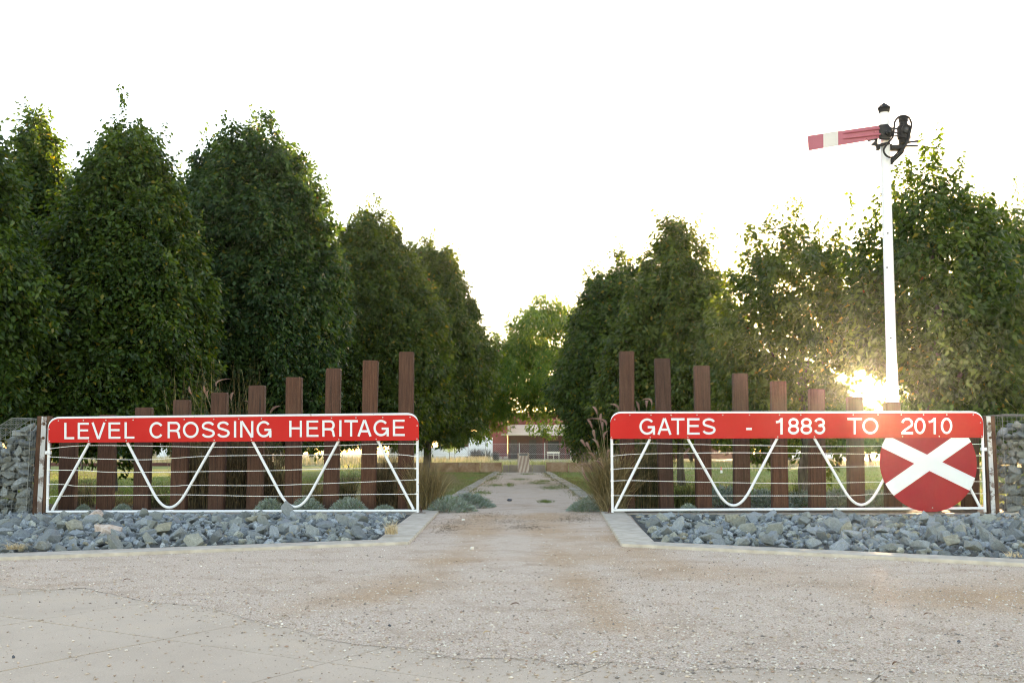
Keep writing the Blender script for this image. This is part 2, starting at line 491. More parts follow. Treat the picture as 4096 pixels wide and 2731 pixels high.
cam = bpy.data.cameras.new('camera'); cam.lens = 35.0 * F / 3982.2; cam.sensor_width = 36.0; cam.clip_end = 3000
co = bpy.data.objects.new('camera', cam); COL.objects.link(co)
co.location = (0, 0, EYE); co.rotation_euler = (math.pi / 2 + TH, 0, 0)
sc.camera = co
sc.cycles.use_adaptive_sampling = False; sc.cycles.denoising_prefilter = "ACCURATE"; sc.cycles.denoising_quality = "HIGH"
vs = sc.view_settings
sc.display_settings.display_device = 'sRGB'
vs.view_transform = 'Standard'; vs.look = 'None'; vs.gamma = 1.0; vs.exposure = 3.58
vs.use_white_balance = True; vs.white_balance_temperature = 9000; vs.white_balance_tint = 22
sc.cycles.max_bounces = 7; sc.cycles.diffuse_bounces = 4; sc.cycles.transmission_bounces = 5; sc.cycles.caustics_reflective = False
sc.cycles.caustics_refractive = False
sc.cycles.pixel_filter_type = 'BLACKMAN_HARRIS'; sc.cycles.filter_width = 1.1

# ------------------------------------------------------------------ ground
def sheet(name, poly, z, mat):
    me = bpy.data.meshes.new(name)
    bm = bmesh.new()
    f = bm.faces.new([bm.verts.new((p[0], p[1], z)) for p in poly])
    if f.normal.z < 0: f.normal_flip()
    bmesh.ops.triangulate(bm, faces=bm.faces)
    bm.normal_update()
    for f in bm.faces:
        if f.normal.z < 0: f.normal_flip()
    bm.to_mesh(me); bm.free()
    me.materials.append(mat)
    return tag(link(name, me), kind='structure')


YG = 12.8                                    # the two gates stand across the drive here
sheet('ground', [(-330, -25), (330, -25), (330, 420), (-330, 420)], -0.03, M['dry_ground'])

# kerbs: the front edge runs out to both sides, the return runs back along the drive
KZ = 0.03
KL0, KL1, KL2 = gnd(0, 2226, KZ), gnd(1636, 2164, KZ), gnd(1767, 2030, KZ)
KR0, KR1, KR2 = gnd(4096, 2250, KZ), gnd(2485, 2172, KZ), gnd(2394, 2027, KZ)


def offset_line(p, q, d):
    t = (q - p); t.z = 0; t.normalize()
    n = Vector((-t.y, t.x, 0)) * d
    return p + n, q + n


def meet(a, b, c, d):
    x1, y1, x2, y2, x3, y3, x4, y4 = a.x, a.y, b.x, b.y, c.x, c.y, d.x, d.y
    den = (x1 - x2) * (y3 - y4) - (y1 - y2) * (x3 - x4)
    A, B = x1 * y2 - y1 * x2, x3 * y4 - y3 * x4
    return Vector(((A * (x3 - x4) - (x1 - x2) * B) / den, (A * (y3 - y4) - (y1 - y2) * B) / den, a.z))


def kerb(p0, p1, p2, side):
    far = p1 + (p0 - p1).normalized() * 14.0
    a, b = offset_line(far, p1, 0.30 * side); c, d = offset_line(p1, p2, 0.30 * side)
    k = meet(a, b, c, d)
    outer, inner = [far, p1, p2], [a, k, d]
    mb = MB()
    for i in range(2):
        q = [outer[i], outer[i + 1], inner[i + 1], inner[i]]
        if i == 0:                            # leave a fine joint where the two pieces butt
            t = (outer[0] - outer[1]).normalized() * 0.004
            q[1] = q[1] + t; q[2] = q[2] + t
        lo = [Vector((v.x, v.y, -0.12)) for v in q]; hi = [Vector((v.x, v.y, KZ)) for v in q]
        mb.hexa(lo + hi)
    o = mb.build('kerb', M['concrete'], bevel=0.012, smooth=40)
    tag(o, kind='structure')
    return far, a, k, d


LF, LA, LK, LD = kerb(KL0, KL1, KL2, 1)
RF, RA, RK, RD = kerb(KR0, KR1, KR2, -1)

# concrete footpath slabs on the skew, real joints between them
c0, cdir = gnd(160, 2484), (gnd(1350, 2655) - gnd(160, 2484))
cdir.z = 0; cdir.normalize(); cn = Vector((-cdir.y, cdir.x, 0))
if cn.y > 0: cn = -cn                          # towards the camera
mb = MB()
for j in range(-3, 4):
    for i in range(-7, 9):
        s0 = -0.05 + i * 0.925; t0 = j * 1.25
        sh = 0.004
        q = [c0 + cdir * (s0 + sh) + cn * (t0 + sh), c0 + cdir * (s0 + 0.925 - sh) + cn * (t0 + sh),
             c0 + cdir * (s0 + 0.925 - sh) + cn * (t0 + 1.25 - sh), c0 + cdir * (s0 + sh) + cn * (t0 + 1.25 - sh)]
        mb.hexa([Vector((p.x, p.y, -0.02)) for p in q] + [Vector((p.x, p.y, RND.uniform(-0.0008, 0.0008))) for p in q])
tag(mb.build('footpath', M['footpath']), kind='structure')
# the soil that shows in the joints
cc = [c0 + cdir * a + cn * b for a, b in ((-6.6, -3.85), (8.5, -3.85), (8.5, 5.1), (-6.6, 5.1))]
sheet('soil', cc, -0.012, M['rock_soil'])

# gravel apron: its near edge thins out over the footpath in an irregular line
from mathutils import noise as mnoise
edge_px = [(-700, 2335), (-100, 2338), (300, 2352), (620, 2412), (900, 2440), (1120, 2500), (1290, 2560), (1500, 2585), (1750, 2610),
           (2200, 2650), (2700, 2668), (3300, 2680), (3900, 2700), (4700, 2712)]
edge = []
for (x0, y0), (x1, y1) in zip(edge_px[:-1], edge_px[1:]):
    n = 60
    for k in range(n):
        x, y = x0 + (x1 - x0) * k / n, y0 + (y1 - y0) * k / n
        y += 12 * math.sin(x * 0.011) * math.sin(x * 0.0037 + 1)
        e_ = gnd(x, y)
        e_.y += 0.05 * mnoise.noise(Vector((e_.x * 7, 1, 0))) + 0.02 * mnoise.noise(Vector((e_.x * 31, 2, 0)))
        edge.append(e_)
edge.sort(key=lambda e: e.x)
row = [Vector((-20, edge[0].y, 0)), *edge, Vector((20, edge[-1].y, 0))]
TRACKS = [[(2470, 2150), (2560, 2225), (2750, 2290), (3100, 2335), (3500, 2365), (3800, 2400)],
          [(2150, 2060), (2210, 2160), (2290, 2290), (2380, 2400), (2430, 2480)],
          [(1930, 2060), (1880, 2180), (1760, 2290), (1450, 2390), (1130, 2440)], [(2250, 2150), (2450, 2240), (2650, 2300)]]


def worn(x, y):
    px, py = to_px((x, y, 0)); best = 9e9
    for tr in TRACKS:
        for (x0, y0), (x1, y1) in zip(tr[:-1], tr[1:]):
            ax, ay, bx, by = x0 / 2.6, y0, x1 / 2.6, y1
            t = max(0, min(1, ((px / 2.6 - ax) * (bx - ax) + (py - ay) * (by - ay)) / ((bx - ax) ** 2 + (by - ay) ** 2)))
            best = min(best, math.hypot(px / 2.6 - ax - (bx - ax) * t, py - ay - (by - ay) * t))
    return math.exp(-(best / 46.0) ** 2)


def to_px(p):
    v = Vector(p) - Vector((0, 0, EYE))
    dpt = v.y * CT + v.z * ST; up = -v.y * ST + v.z * CT
    return CX + F * v.x / dpt, CY - F * up / dpt


row = row[:1] + row[1:-1:4] + row[-1:]
n, kk = len(row), 70
mb = MB(); vv = []
for j in range(kk + 1):
    for p in row:
        t = j / kk
        vv.append((p.x, p.y + (13.4 - p.y) * t, 0.0016))
mb.add(vv, [(j * n + i, j * n + i + 1, (j + 1) * n + i + 1, (j + 1) * n + i) for j in range(kk) for i in range(n - 1)])
o = tag(mb.build('gravel_forecourt', M['gravel']), kind='structure')
o.data.attributes.new('worn', 'FLOAT', 'POINT').data.foreach_set('value', [worn(v[0], v[1]) if v[1] > 1 else 0.0 for v in vv])
for P in ((LA, LK, LD), (RA, RK, RD)):
    far, k, d = P
    sheet('rock_bed_soil', [far, k, Vector((d.x, 13.1, 0)), Vector((far.x, 13.1, 0))], 0.009, M['rock_soil'])

# path, its edging strips, lawns and planting beds beyond the gates
PL0, PL1 = KL2.x + 0.0, gnd(1998, 1890).x
PR0, PR1 = KR2.x + 0.0, gnd(2180, 1890).x
YE = 39.8
sheet('path', [(PL0, 13.4), (PR0, 13.4), (PR1, YE), (PL1, YE)], 0.0016, M['gravel'])
mb = MB()
for x0, x1, s in ((PL0, PL1, -1), (PR0, PR1, 1)):
    y = 17.4 if s < 0 else 17.0
    while y < YE - 0.5:
        y2 = min(y + RND.uniform(2.2, 3.4), YE)
        f0, f1 = (y - 13.4) / (YE - 13.4), (y2 - 13.4) / (YE - 13.4)
        j = RND.uniform(-0.03, 0.03)
        a0, a1 = x0 + (x1 - x0) * f0 + j, x0 + (x1 - x0) * f1 + j
        b = 0.22 * s
        q = [(a0, y, 0), (a1, y2 - 0.015, 0), (a1 + b, y2 - 0.015, 0), (a0 + b, y, 0)]
        mb.hexa([Vector((p[0], p[1], -0.08)) for p in q] + [Vector((p[0], p[1], 0.035)) for p in q])
        y = y2
tag(mb.build('kerb', M['old_kerb'], bevel=0.008), kind='structure')
sheet('lawn', [(PL0 - 0.05, 13.4), (PL1 - 0.05, YE), (PL1 - 0.05, 58), (-70, 58), (-70, 13.4)], 0.0, M['lawn'])
sheet('lawn', [(PR0 + 0.05, 13.4), (70, 13.4), (70, 58), (PR1 + 0.05, 58), (PR1 + 0.05, YE)], 0.0, M['lawn'])


def blob_poly(cx, cy, rx, ry, n=60, amp=0.25, seed=1):
    out = []
    for i in range(n):
        a = 2 * math.pi * i / n
        v = noise_at((math.cos(a) * 1.5 + seed * 3.1, math.sin(a) * 1.5, seed))
        k = 1 + amp * v + 0.04 * RND.uniform(-1, 1)
        out.append((cx + rx * k * math.cos(a), cy + ry * k * math.sin(a)))
    return out


from mathutils import noise as mnoise
def noise_at(p): return mnoise.noise(Vector(p))


sheet('lawn', [(p[0], p[1]) for p in blob_poly(-3.2, 25.5, 2.1, 10.5, seed=2, amp=0.25)], 0.004, M['dry_lawn'])
sheet('garden_bed', [(-20, 13.4), (PL0 - 0.1, 13.4)] + [(PL0 - 0.15 - i * 0.5, 15.6 + 0.35 * noise_at((i * 0.7, 3, 1))) for i in range(0, 38)], 0.006, M['soil'])
sheet('garden_bed', [(20, 13.4), (PR0 + 0.1, 13.4)] + [(PR0 + 0.15 + i * 0.5, 15.2 + 0.35 * noise_at((i * 0.7, 7, 2))) for i in range(0, 38)], 0.006, M['soil'])

# ------------------------------------------------------------------ lettering: stroke glyphs
def arc(cx, cy, rx, ry, a0, a1, n=22):
    return [(cx + rx * math.cos(math.radians(a0 + (a1 - a0) * i / n)), cy + ry * math.sin(math.radians(a0 + (a1 - a0) * i / n))) for i in range(n + 1)]


def glyph(ch, w, h, t):
    a = t / 2; b = t * 0.46
    if ch == 'L': return [[(a, h), (a, 0)], [(t, b), (w, b)]]
    if ch == 'E': return [[(a, h), (a, 0)], [(t, h - b), (w * 0.98, h - b)], [(t, h * 0.53), (w * 0.92, h * 0.53)], [(t, b), (w, b)]]
    if ch == 'H': return [[(a, h), (a, 0)], [(w - a, h), (w - a, 0)], [(t, h * 0.53), (w - t, h * 0.53)]]
    if ch == 'I': return [[(w / 2, h), (w / 2, 0)]]
    if ch == 'T': return [[(0, h - b), (w, h - b)], [(w / 2, h - 2 * b), (w / 2, 0)]]
    if ch == 'N': return [[(a, h), (a, 0)], [(w - a, h), (w - a, 0)], [(a * 1.3, h - 0.2), (w - a * 1.3, 0.2)]]
    if ch == 'V': return [[(a * 1.05, h), (w / 2 - 0.1 * t, 0.0)], [(w - a * 1.05, h), (w / 2 + 0.1 * t, 0.0)]]
    if ch == 'A': return [[(a * 1.05, 0), (w / 2 - 0.12 * t, h)], [(w - a * 1.05, 0), (w / 2 + 0.12 * t, h)], [(w * 0.24, h * 0.31), (w * 0.76, h * 0.31)]]
    if ch == 'C': return [arc(w / 2 + a * .2, h / 2, w / 2 - a, h / 2 - a, 38, 322, 40)]
    if ch == 'G': return [arc(w / 2, h / 2, w / 2 - a, h / 2 - a, 40, 345, 40), [(w * 0.54, h * 0.46), (w - 0.1, h * 0.46)], [(w - a * 0.8, h * 0.42), (w - a * 0.8, 0)]]
    if ch in 'O0': return [arc(w / 2, h / 2, w / 2 - a, h / 2 - a, 0, 360, 48)]
    if ch == 'S':
        r = (h / 2 - a) / 2; x = w / 2 - a
        p = arc(w / 2, h - a - r, x * 0.94, r, 18, 215, 20) + [(w * 0.30, h * 0.555), (w * 0.70, h * 0.455)] + arc(w / 2, a + r, x, r, 35, -165, 20)
        return [p]
    if ch == 'R':
        r = h * 0.24
        p = [(t, h - b), (w * 0.56, h - b)] + arc(w * 0.60, h - b - r + 0.2, w * 0.4 - a - 1.5, r, 80, -80, 18) + [(w * 0.56, h - b - 2 * r), (t, h - b - 2 * r)]
        leg = [(w * 0.60, h * 0.455), (w * 0.74, h * 0.42), (w * 0.83, h * 0.33), (w * 0.87, h * 0.16), (w - a * 0.9, 0)]
        return [[(a, h), (a, 0)], p, leg]
    if ch == '-': return [[(0, h * 0.34), (w, h * 0.34)]]
    if ch == '1': return [[(w - a, h), (w - a, 0)], [(0, h * 0.745), (w * 0.42, h * 0.775), (w - a * 1.2, h * 0.93)]]
    if ch == '2':
        ry = h * 0.28
        return [arc(w / 2, h - a - ry, w / 2 - a, ry, 172, -28, 24) + [(w * 0.62, h * 0.40), (w * 0.32, h * 0.25), (w * 0.13, t * 0.9)], [(0, b), (w, b)]]
    if ch == '3':
        r1, r2 = h * 0.245 - a * 0.5, h * 0.29 - a * 0.5
        return [arc(w / 2, h - a - r1, w / 2 - a * 1.3, r1, 165, -80, 24) + [(w * 0.40, h * 0.53)], [(w * 0.48, h * 0.53)] + arc(w / 2, a + r2, w / 2 - a, r2, 75, -165, 26)]
    if ch == '8':
        r1, r2 = (h * 0.5 - a) / 2 * 0.97, (h * 0.5 - a) / 2 * 1.04
        return [arc(w / 2, h - a - r1, w / 2 - a * 1.45, r1, 0, 360, 36), arc(w / 2, a + r2, w / 2 - a, r2, 0, 360, 36)]
    return []


def stroke_polys(line, t):
    """left and right side of a constant-width stroke"""
    k = len(line); closed = math.dist(line[0], line[-1]) < 1e-6
    out = []
    for i, p in enumerate(line):
        def dirn(q, r):
            d = math.dist(q, r) or 1e-9
            return ((r[0] - q[0]) / d, (r[1] - q[1]) / d)
        prv = dirn(line[i - 1], p) if i > 0 else (dirn(line[-2], p) if closed else None)
        nxt = dirn(p, line[i + 1]) if i < k - 1 else (dirn(p, line[1]) if closed else None)
        if prv is None: prv = nxt
        if nxt is None: nxt = prv
        n1, n2 = (-prv[1], prv[0]), (-nxt[1], nxt[0])
        m = (n1[0] + n2[0], n1[1] + n2[1]); l = math.hypot(*m) or 1e-9
        m = (m[0] / l, m[1] / l)
        s = 1.0 / max(0.6, m[0] * n1[0] + m[1] * n1[1])
        out.append(((p[0] + m[0] * t / 2 * s, p[1] + m[1] * t / 2 * s), (p[0] - m[0] * t / 2 * s, p[1] - m[1] * t / 2 * s)))
    return out


def lettering(items, base, cap, Y, t=9.0):
    """items: (character, x0, x1); base(x): baseline pixel row; each stroke stands 0.3 mm prouder than the last"""
    mb = MB()
    for ch, x0, x1 in items:
        for k, line in enumerate(glyph(ch, x1 - x0, cap, t)):
            tt = t if ch not in 'ETHL' or k == 0 else t * 0.92
            sp = stroke_polys(line, tt)
            y = Y - 0.0012 - 0.0004 * k
            w3 = lambda p: at(x0 + p[0], base(x0) - p[1], y)
            for (a, b), (c, d) in zip(sp[:-1], sp[1:]):
                mb.add([w3(a), w3(b), w3(d), w3(c)], [(0, 1, 2, 3)])
    return mb


# ------------------------------------------------------------------ the two gates
def fillet(pts, radii, n=10):
    out = []
    for i, p in enumerate(pts):
        r = radii[i]
        if not r or i in (0, len(pts) - 1): out.append(p); continue
        a, b = (pts[i - 1] - p).normalized(), (pts[i + 1] - p).normalized()
        p0, p1 = p + a * r, p + b * r
        for k in range(n + 1):
            u = k / n
            out.append(p0 * (1 - u) ** 2 + p * 2 * u * (1 - u) + p1 * u ** 2)
    return out


def board_outline(c, r_top, r_bot, Y):
    """c: pixel corners TL TR BR BL"""
    P = [at(x, y, Y) for x, y in c]
    rad = [r_top, r_top, r_bot, r_bot]
    out = []
    for i in range(4):
        p, r = P[i], rad[i]
        a, b = (P[i - 1] - p).normalized(), (P[(i + 1) % 4] - p).normalized()
        for k in range(11):
            u = k / 10 * math.pi / 2
            out.append(p + a * r * (1 - math.sin(u)) + b * r * (1 - math.cos(u)))
    return out


def curve_px(pts, Y, n=8):
    """smooth line through pixel points at depth Y"""
    P = [Vector((x, y)) for x, y in pts]
    out = []
    for i in range(len(P) - 1):
        p0, p1, p2, p3 = P[max(i - 1, 0)], P[i], P[i + 1], P[min(i + 2, len(P) - 1)]
        for k in range(n):
            t = k / n
            q = 0.5 * ((2 * p1) + (p2 - p0) * t + (2 * p0 - 5 * p1 + 4 * p2 - p3) * t * t + (3 * p1 - p0 - 3 * p2 + p3) * t ** 3)
            out.append(at(q.x, q.y, Y))
    out.append(at(P[-1].x, P[-1].y, Y))
    return out


BOLT = None


def bolt(p, parent, mat='steel', s=1.0):
    global BOLT
    if BOLT is None:
        rv = MB(); rv.lathe((0, 0, 0), [(0.0085, -0.0002), (0.008, -0.004), (0.004, -0.006)], 10, 'Y')
        o = rv.build('bolt', M['steel'], None, 40); BOLT = o.data
        bpy.data.objects.remove(o)
    me = BOLT
    if mat != 'steel':
        me = BOLT.copy(); me.materials.clear(); me.materials.append(M[mat])
    o = bpy.data.objects.new('bolt', me); COL.objects.link(o); o.parent = parent
    o.location = p - ORG[parent.name]; o.scale = (s, s, s)
    return o


def make_gate(spec):
    g = thing('crossing_gate', spec['org'], spec['label'], 'gate', 'old level crossing gates')
    R = 0.0175
    fr = MB()
    tl, tr, br, bl = [at(x, y, YG) for x, y in spec['frame']]
    fr.tube(fillet([bl, tl, tr, br], [0, 0.14, 0.14, 0]), R, 12)
    b0, b1 = at(*spec['bar'][0], YG), at(*spec['bar'][1], YG)
    fr.tube([b0, b1], R, 12)
    fr.build('frame', M['white'], g, 40)
    for pts in spec['braces']:
        mb = MB()
        if len(pts) == 2:
            mb.tube([at(*pts[0], YG), at(*pts[1], YG)], R, 12)
        else:
            a, b, c = pts
            W = lambda x, y: at(x, y, YG)
            A, B, C = W(*a), W(*b), W(*c)
            # the bend: straight legs meeting a round bottom that touches the bottom bar
            v = Vector((B.x, YG, B.z - 0.17))
            mb.tube(fillet([A, v, C], [0, 0.44, 0], 14), R, 12)
            mb.tube([(B.x - 0.05, YG, b0.z + R + 0.002), (B.x + 0.05, YG, b0.z + R + 0.002)], 0.008, 6)
        mb.build('brace', M['white'], g, 40)
    for pts in spec['wires']:
        mb = MB()
        line = curve_px(pts, YG - 0.004, 10)
        # two strands twisted round each other
        for ph in (0, math.pi):
            q = []
            for p0, p1 in zip(line[:-1], line[1:]):
                L_ = (p1 - p0).length; n = max(2, int(L_ / 0.012))
                for k in range(n):
                    p = p0.lerp(p1, k / n); s = p.x * 2 * math.pi / 0.05 + ph
                    q.append(p + Vector((0, math.cos(s) * 0.0026, math.sin(s) * 0.0026)))
            q.append(line[-1])
            mb.tube(q, 0.0026, 4)
        # tied off round the end uprights
        for e in (line[0], line[-1]):
            mb.lathe((e.x, e.y + 0.004, e.z), [(R + 0.004, -0.008), (R + 0.006, 0.0), (R + 0.004, 0.008)], 10)
        mb.build('wire', M['wire'], g)
    ys = YG - 0.042
    sb = MB(); sb.prism(board_outline(spec['board'], 0.135, 0.02, ys), (0, 0.004, 0))
    board = sb.build('sign_board', M['sign_red'], g)
    words, last = [], None
    for it in spec['text']:
        if last is None or it[1] - last > 45: words.append([])
        words[-1].append(it); last = it[2]
    for wd_ in words: lettering(wd_, spec['base'], 65.5, ys).build('lettering', M['letter'], board)
    for x, y in spec['bolts']: bolt(at(x, y, ys), board)
    # hinge clamp on the hung side and the drop latch at the free foot
    h = MB(); x0, y0, x1, y1 = spec['clamp']
    a, b = at(x0, y0, YG), at(x1, y1, YG)
    h.span((a.x, YG - 0.03, b.z), (b.x, YG + 0.012, a.z))
    h.tube([((a.x + b.x) / 2, YG - 0.036, (a.z + b.z) / 2), ((a.x + b.x) / 2, YG - 0.028, (a.z + b.z) / 2)], 0.008, 8)
    h.build('hinge_clamp', M['white'], g, bevel=0.003)
    lt = MB(); f = at(*spec['foot'], YG); s = spec['side']
    lt.span((f.x, YG - 0.015, KZ + 0.001), (f.x + s * 0.10, YG + 0.02, KZ + 0.008))
    lt.tube([(f.x + s * 0.03, YG, KZ + 0.008), (f.x + s * 0.03, YG, KZ + 0.085)], 0.006, 8)
    lt.tube([(f.x + s * 0.055, YG - 0.01, KZ + 0.008), (f.x + s * 0.045, YG - 0.01, KZ + 0.06)], 0.006, 8)
    lt.build('latch', M['rust'], g)
    return g


def scale_x(vals, sx, ox):
    return [(c, a / sx + ox, b / sx + ox) for c, a, b in vals]


lt = scale_x([('L', 424, 490), ('E', 513, 588), ('V', 603, 697), ('E', 716, 795), ('L', 822, 887), ('C', 985, 1080), ('R', 1106, 1192), ('O', 1207, 1311),
              ('S', 1330, 1418), ('S', 1432, 1516), ('I', 1543, 1560), ('N', 1585, 1672)], 1.65, 0)
lt += scale_x([('G', 208, 305), ('H', 424, 508), ('E', 538, 617), ('R', 642, 727), ('I', 753, 770), ('T', 788, 877), ('A', 873, 968), ('G', 980, 1080), ('E', 1108, 1187)], 1.65, 900)
lbase = lambda x: 1755.8 + (x - 257) * (1743.0 - 1755.8) / (1594 - 257)
topL = lambda x: 1674 - (x - 250) * (1674 - 1660) / 1390
botL = lambda x: 1770 - (x - 200) * (1770 - 1761) / 1460
gl = make_gate(dict(
    org=(at(190, 2047, YG).x, YG, 0.0), side=1,
    label='white tube crossing gate with the red board reading LEVEL CROSSING HERITAGE',
    frame=[(198, 1672), (1669, 1656), (1671, 2049), (189, 2049)],
    bar=[(191, 2046), (1668, 2042)], foot=(1671, 2049), clamp=(184, 1803, 205, 1816),
    braces=[[(357, 1771), (209, 2040)], [(509.5, 1770), (678, 2036), (860, 1765)], [(1010, 1764), (1182, 2034), (1356, 1760)], [(1509.5, 1759), (1654, 2036)]],
    wires=[[(197, 1794), (355, 1781), (700, 1785), (900, 1788), (1240, 1785), (1400, 1779), (1509, 1775), (1665, 1775)],
           [(196, 1826), (320, 1832), (560, 1838), (690, 1832), (850, 1823), (1200, 1819), (1550, 1816), (1665, 1825)],
           [(194, 1879), (330, 1881), (480, 1888), (900, 1884), (1100, 1881), (1250, 1876), (1520, 1872), (1665, 1873)],
           [(193, 1936), (260, 1937), (340, 1944), (680, 1943), (760, 1940), (1050, 1941), (1240, 1935), (1480, 1926), (1665, 1918)],
           [(192, 1992), (235, 1983), (600, 1979), (740, 1978), (1000, 1983), (1160, 1984), (1350, 1978), (1665, 1975)]],
    board=[(193, topL(193)), (1675.5, topL(1675)), (1675.5, botL(1675)), (193, botL(193))],
    text=lt, base=lbase,
    bolts=[(x, topL(x) + 8) for x in (234, 334, 424, 533, 737, 855, 955, 1046, 1326, 1424, 1531, 1640)]
          + [(x, botL(x) - 6) for x in (198, 355, 505, 857, 1006, 1355, 1505, 1668)] + [(197, 1716), (1669, 1702)]))

rt = scale_x([('G', 590, 692), ('A', 708, 803), ('T', 800, 888), ('E', 905, 988), ('S', 1005, 1093), ('-', 1295, 1332)], 1.65, 2200)
rt += scale_x([('1', 50, 92), ('8', 125, 195), ('8', 204, 277), ('3', 288, 359), ('T', 498, 590), ('O', 592, 692), ('2', 836, 910), ('0', 918, 988), ('1', 1008, 1053), ('0', 1084, 1156)], 1.568, 3072)
rbase = lambda x: 1738.0 - (x - 2560) * 3.0 / 1300
gr = make_gate(dict(
    org=(at(3939, 2047, YG).x, YG, 0.0), side=-1,
    label='white tube crossing gate with the red board reading GATES - 1883 TO 2010',
    frame=[(2446, 1651), (3926, 1649), (3940, 2047), (2450, 2049)],
    bar=[(2451, 2040), (3938, 2032)], foot=(2450, 2049), clamp=(3922, 1789, 3945, 1803),
    braces=[[(2600, 1755), (2461, 2034)], [(2751, 1754), (2934, 2028), (3109, 1752)], [(3257, 1752), (3444, 2025), (3624, 1751)], [(3776, 1751), (3920, 2027)]],
    wires=[[(2449, 1776), (2600, 1773), (2840, 1778), (3100, 1782), (3230, 1785), (3560, 1783), (3930, 1775)],
           [(2449, 1823), (2560, 1815), (2900, 1810), (3180, 1812), (3560, 1816), (3930, 1822)],
           [(2449, 1876), (2550, 1871), (2800, 1873), (3100, 1871), (3300, 1868), (3560, 1865), (3932, 1871)],
           [(2449, 1923), (2520, 1921), (2700, 1925), (2900, 1929), (3200, 1933), (3330, 1931), (3560, 1926), (3935, 1925)],
           [(2450, 1981), (2640, 1982), (2900, 1982), (3200, 1982), (3380, 1982), (3500, 1975), (3560, 1974), (3937, 1973)]],
    board=[(2441, 1653), (3933, 1651), (3933, 1750), (2441, 1754.5)],
    text=rt, base=rbase,
    bolts=[(x, 1659.5 - (x - 2440) * .0012) for x in (2519, 2604, 2684, 2788, 2891, 2998, 3118, 3203, 3413, 3512, 3605, 3694, 3787, 3893)]
          + [(x, 1748.5 - (x - 2440) * .003) for x in (2446, 2601, 2751, 3111, 3258, 3610, 3757, 3927)] + [(2459, 1677), (3922, 1690)]))

# the red target disc bolted to the right gate
dc = at(3713, 1850, YG - 0.032)
dr = (at(3907, 1850, YG - 0.032) - dc).length
mb = MB(); mb.lathe(dc, [(dr, 0.0), (dr, 0.004)], 96, 'Y')
disc = mb.build('target_disc', M['disc_red'], gr, 40)
cr = MB(); ux = (at(3813, 1850, YG - 0.032) - dc).length / 100.0
for i, (ang, hw) in enumerate(((-26.3, 27.5 * ux), (33.9, 28.5 * ux))):
    d = Vector((math.cos(math.radians(ang)), 0, math.sin(math.radians(ang)))); n = Vector((-d.z, 0, d.x))
    k = 8; e1, e2 = [], []
    for j in range(k + 1):
        s = -hw + 2 * hw * j / k
        l = math.sqrt((dr - 0.001) ** 2 - s * s)
        e1.append(dc + n * s + d * l); e2.append(dc + n * s - d * l)
    poly = e1 + e2[::-1]
    y = -0.0008 - 0.0005 * i
    cr.add([p + Vector((0, y, 0)) for p in poly], [tuple(range(len(poly)))])
cr.build('cross', M['letter'], disc)
for x, y in ((3730, 2030), (3895, 1923), (3529, 1776)): bolt(at(x, y, YG - 0.0335), disc)

# concrete footing beams under the gates
for (xa, xb, lab) in ((195, 1660, 'long grey concrete footing under the LEVEL CROSSING gate'), (2470, 3948, 'stained concrete footing beam under the gate with the red disc')):
    a, b = at(xa, 2040, YG), at(xb, 2040, YG)
    mb = MB(); mb.span((a.x + 0.05, YG + 0.02, -0.1), (b.x, YG + 0.20, 0.022))
    tag(mb.build('concrete_footing', M['footing'], bevel=0.01), lab, 'footing')

# old rail uprights the gates hang from
for (xt0, xt1, yt, xb0, xb1, yb, lab) in (
        (153, 203, 1664, 139, 190, 2052, 'rusty flaking white rail post beside the L of the LEVEL board'),
        (3932, 3974, 1663, 3945, 3990, 2078, 'rusty flaking white rail post next to the gate with the red disc')):
    Yp = YG + 0.08
    T0, T1, B0, B1 = at(xt0, yt, Yp), at(xt1, yt, Yp), at(xb0, yb, Yp), at(xb1, yb, Yp)
    x0, x1 = (T0.x + B0.x) / 2, (T1.x + B1.x) / 2
    root = thing('rail_post', ((x0 + x1) / 2, Yp, 0), lab, 'gate post')
    wd = x1 - x0; z1 = T0.z
    web = MB(); web.span((x0 + wd * 0.30, Yp - 0.035, -0.05), (x1 - wd * 0.30, Yp + 0.03, z1 - 0.004))
    web.build('web', M['flake'], root, bevel=0.006)
    fl = MB()
    fl.prism([(x0, Yp - 0.05, -0.05), (x0 + wd * 0.30, Yp - 0.02, -0.05), (x0 + wd * 0.30, Yp + 0.02, -0.05), (x0, Yp + 0.05, -0.05)], (0, 0, z1 + 0.05))
    fl.prism([(x1, Yp - 0.05, -0.05), (x1 - wd * 0.30, Yp - 0.02, -0.05), (x1 - wd * 0.30, Yp + 0.02, -0.05), (x1, Yp + 0.05, -0.05)], (0, 0, z1 + 0.05))
    fl.build('flange', M['rust'], root, bevel=0.005)
    for zz in (z1 - 0.10, z1 - 0.28): bolt(Vector(((x0 + x1) / 2 + 0.005, Yp - 0.036, zz)), root, 'rust', 2.2)

# ------------------------------------------------------------------ timber posts
YP = 13.8
POSTS = [  # left x, right x, top y, bottom left, bottom right
    (238, 303, 1690, 230, 296), (393, 457, 1662, 380, 446), (538, 603, 1632, 530, 592), (691, 756, 1602, 676, 740), (844, 907, 1573, 828, 890),
    (993, 1057, 1544, 983, 1046), (1143, 1206, 1511, 1137, 1199), (1302, 1361, 1476, 1290, 1351), (1451, 1511, 1444, 1441, 1500), (1595, 1655, 1410, 1591, 1652),
    (2478, 2538, 1407, 2484, 2540), (2620, 2682, 1436, 2640, 2698), (2779, 2841, 1465, 2788, 2850), (2934, 2993, 1496, 2939, 3005), (3087, 3146, 1527, 3093, 3156),
    (3239, 3300, 1558, 3241, 3306), (3393, 3455, 1590, 3398, 3462), (3544, 3603, 1612, 3548, 3612), (3694, 3754, 1643, 3700, 3764), (3852, 3916, 1668, 3858, 3922)]
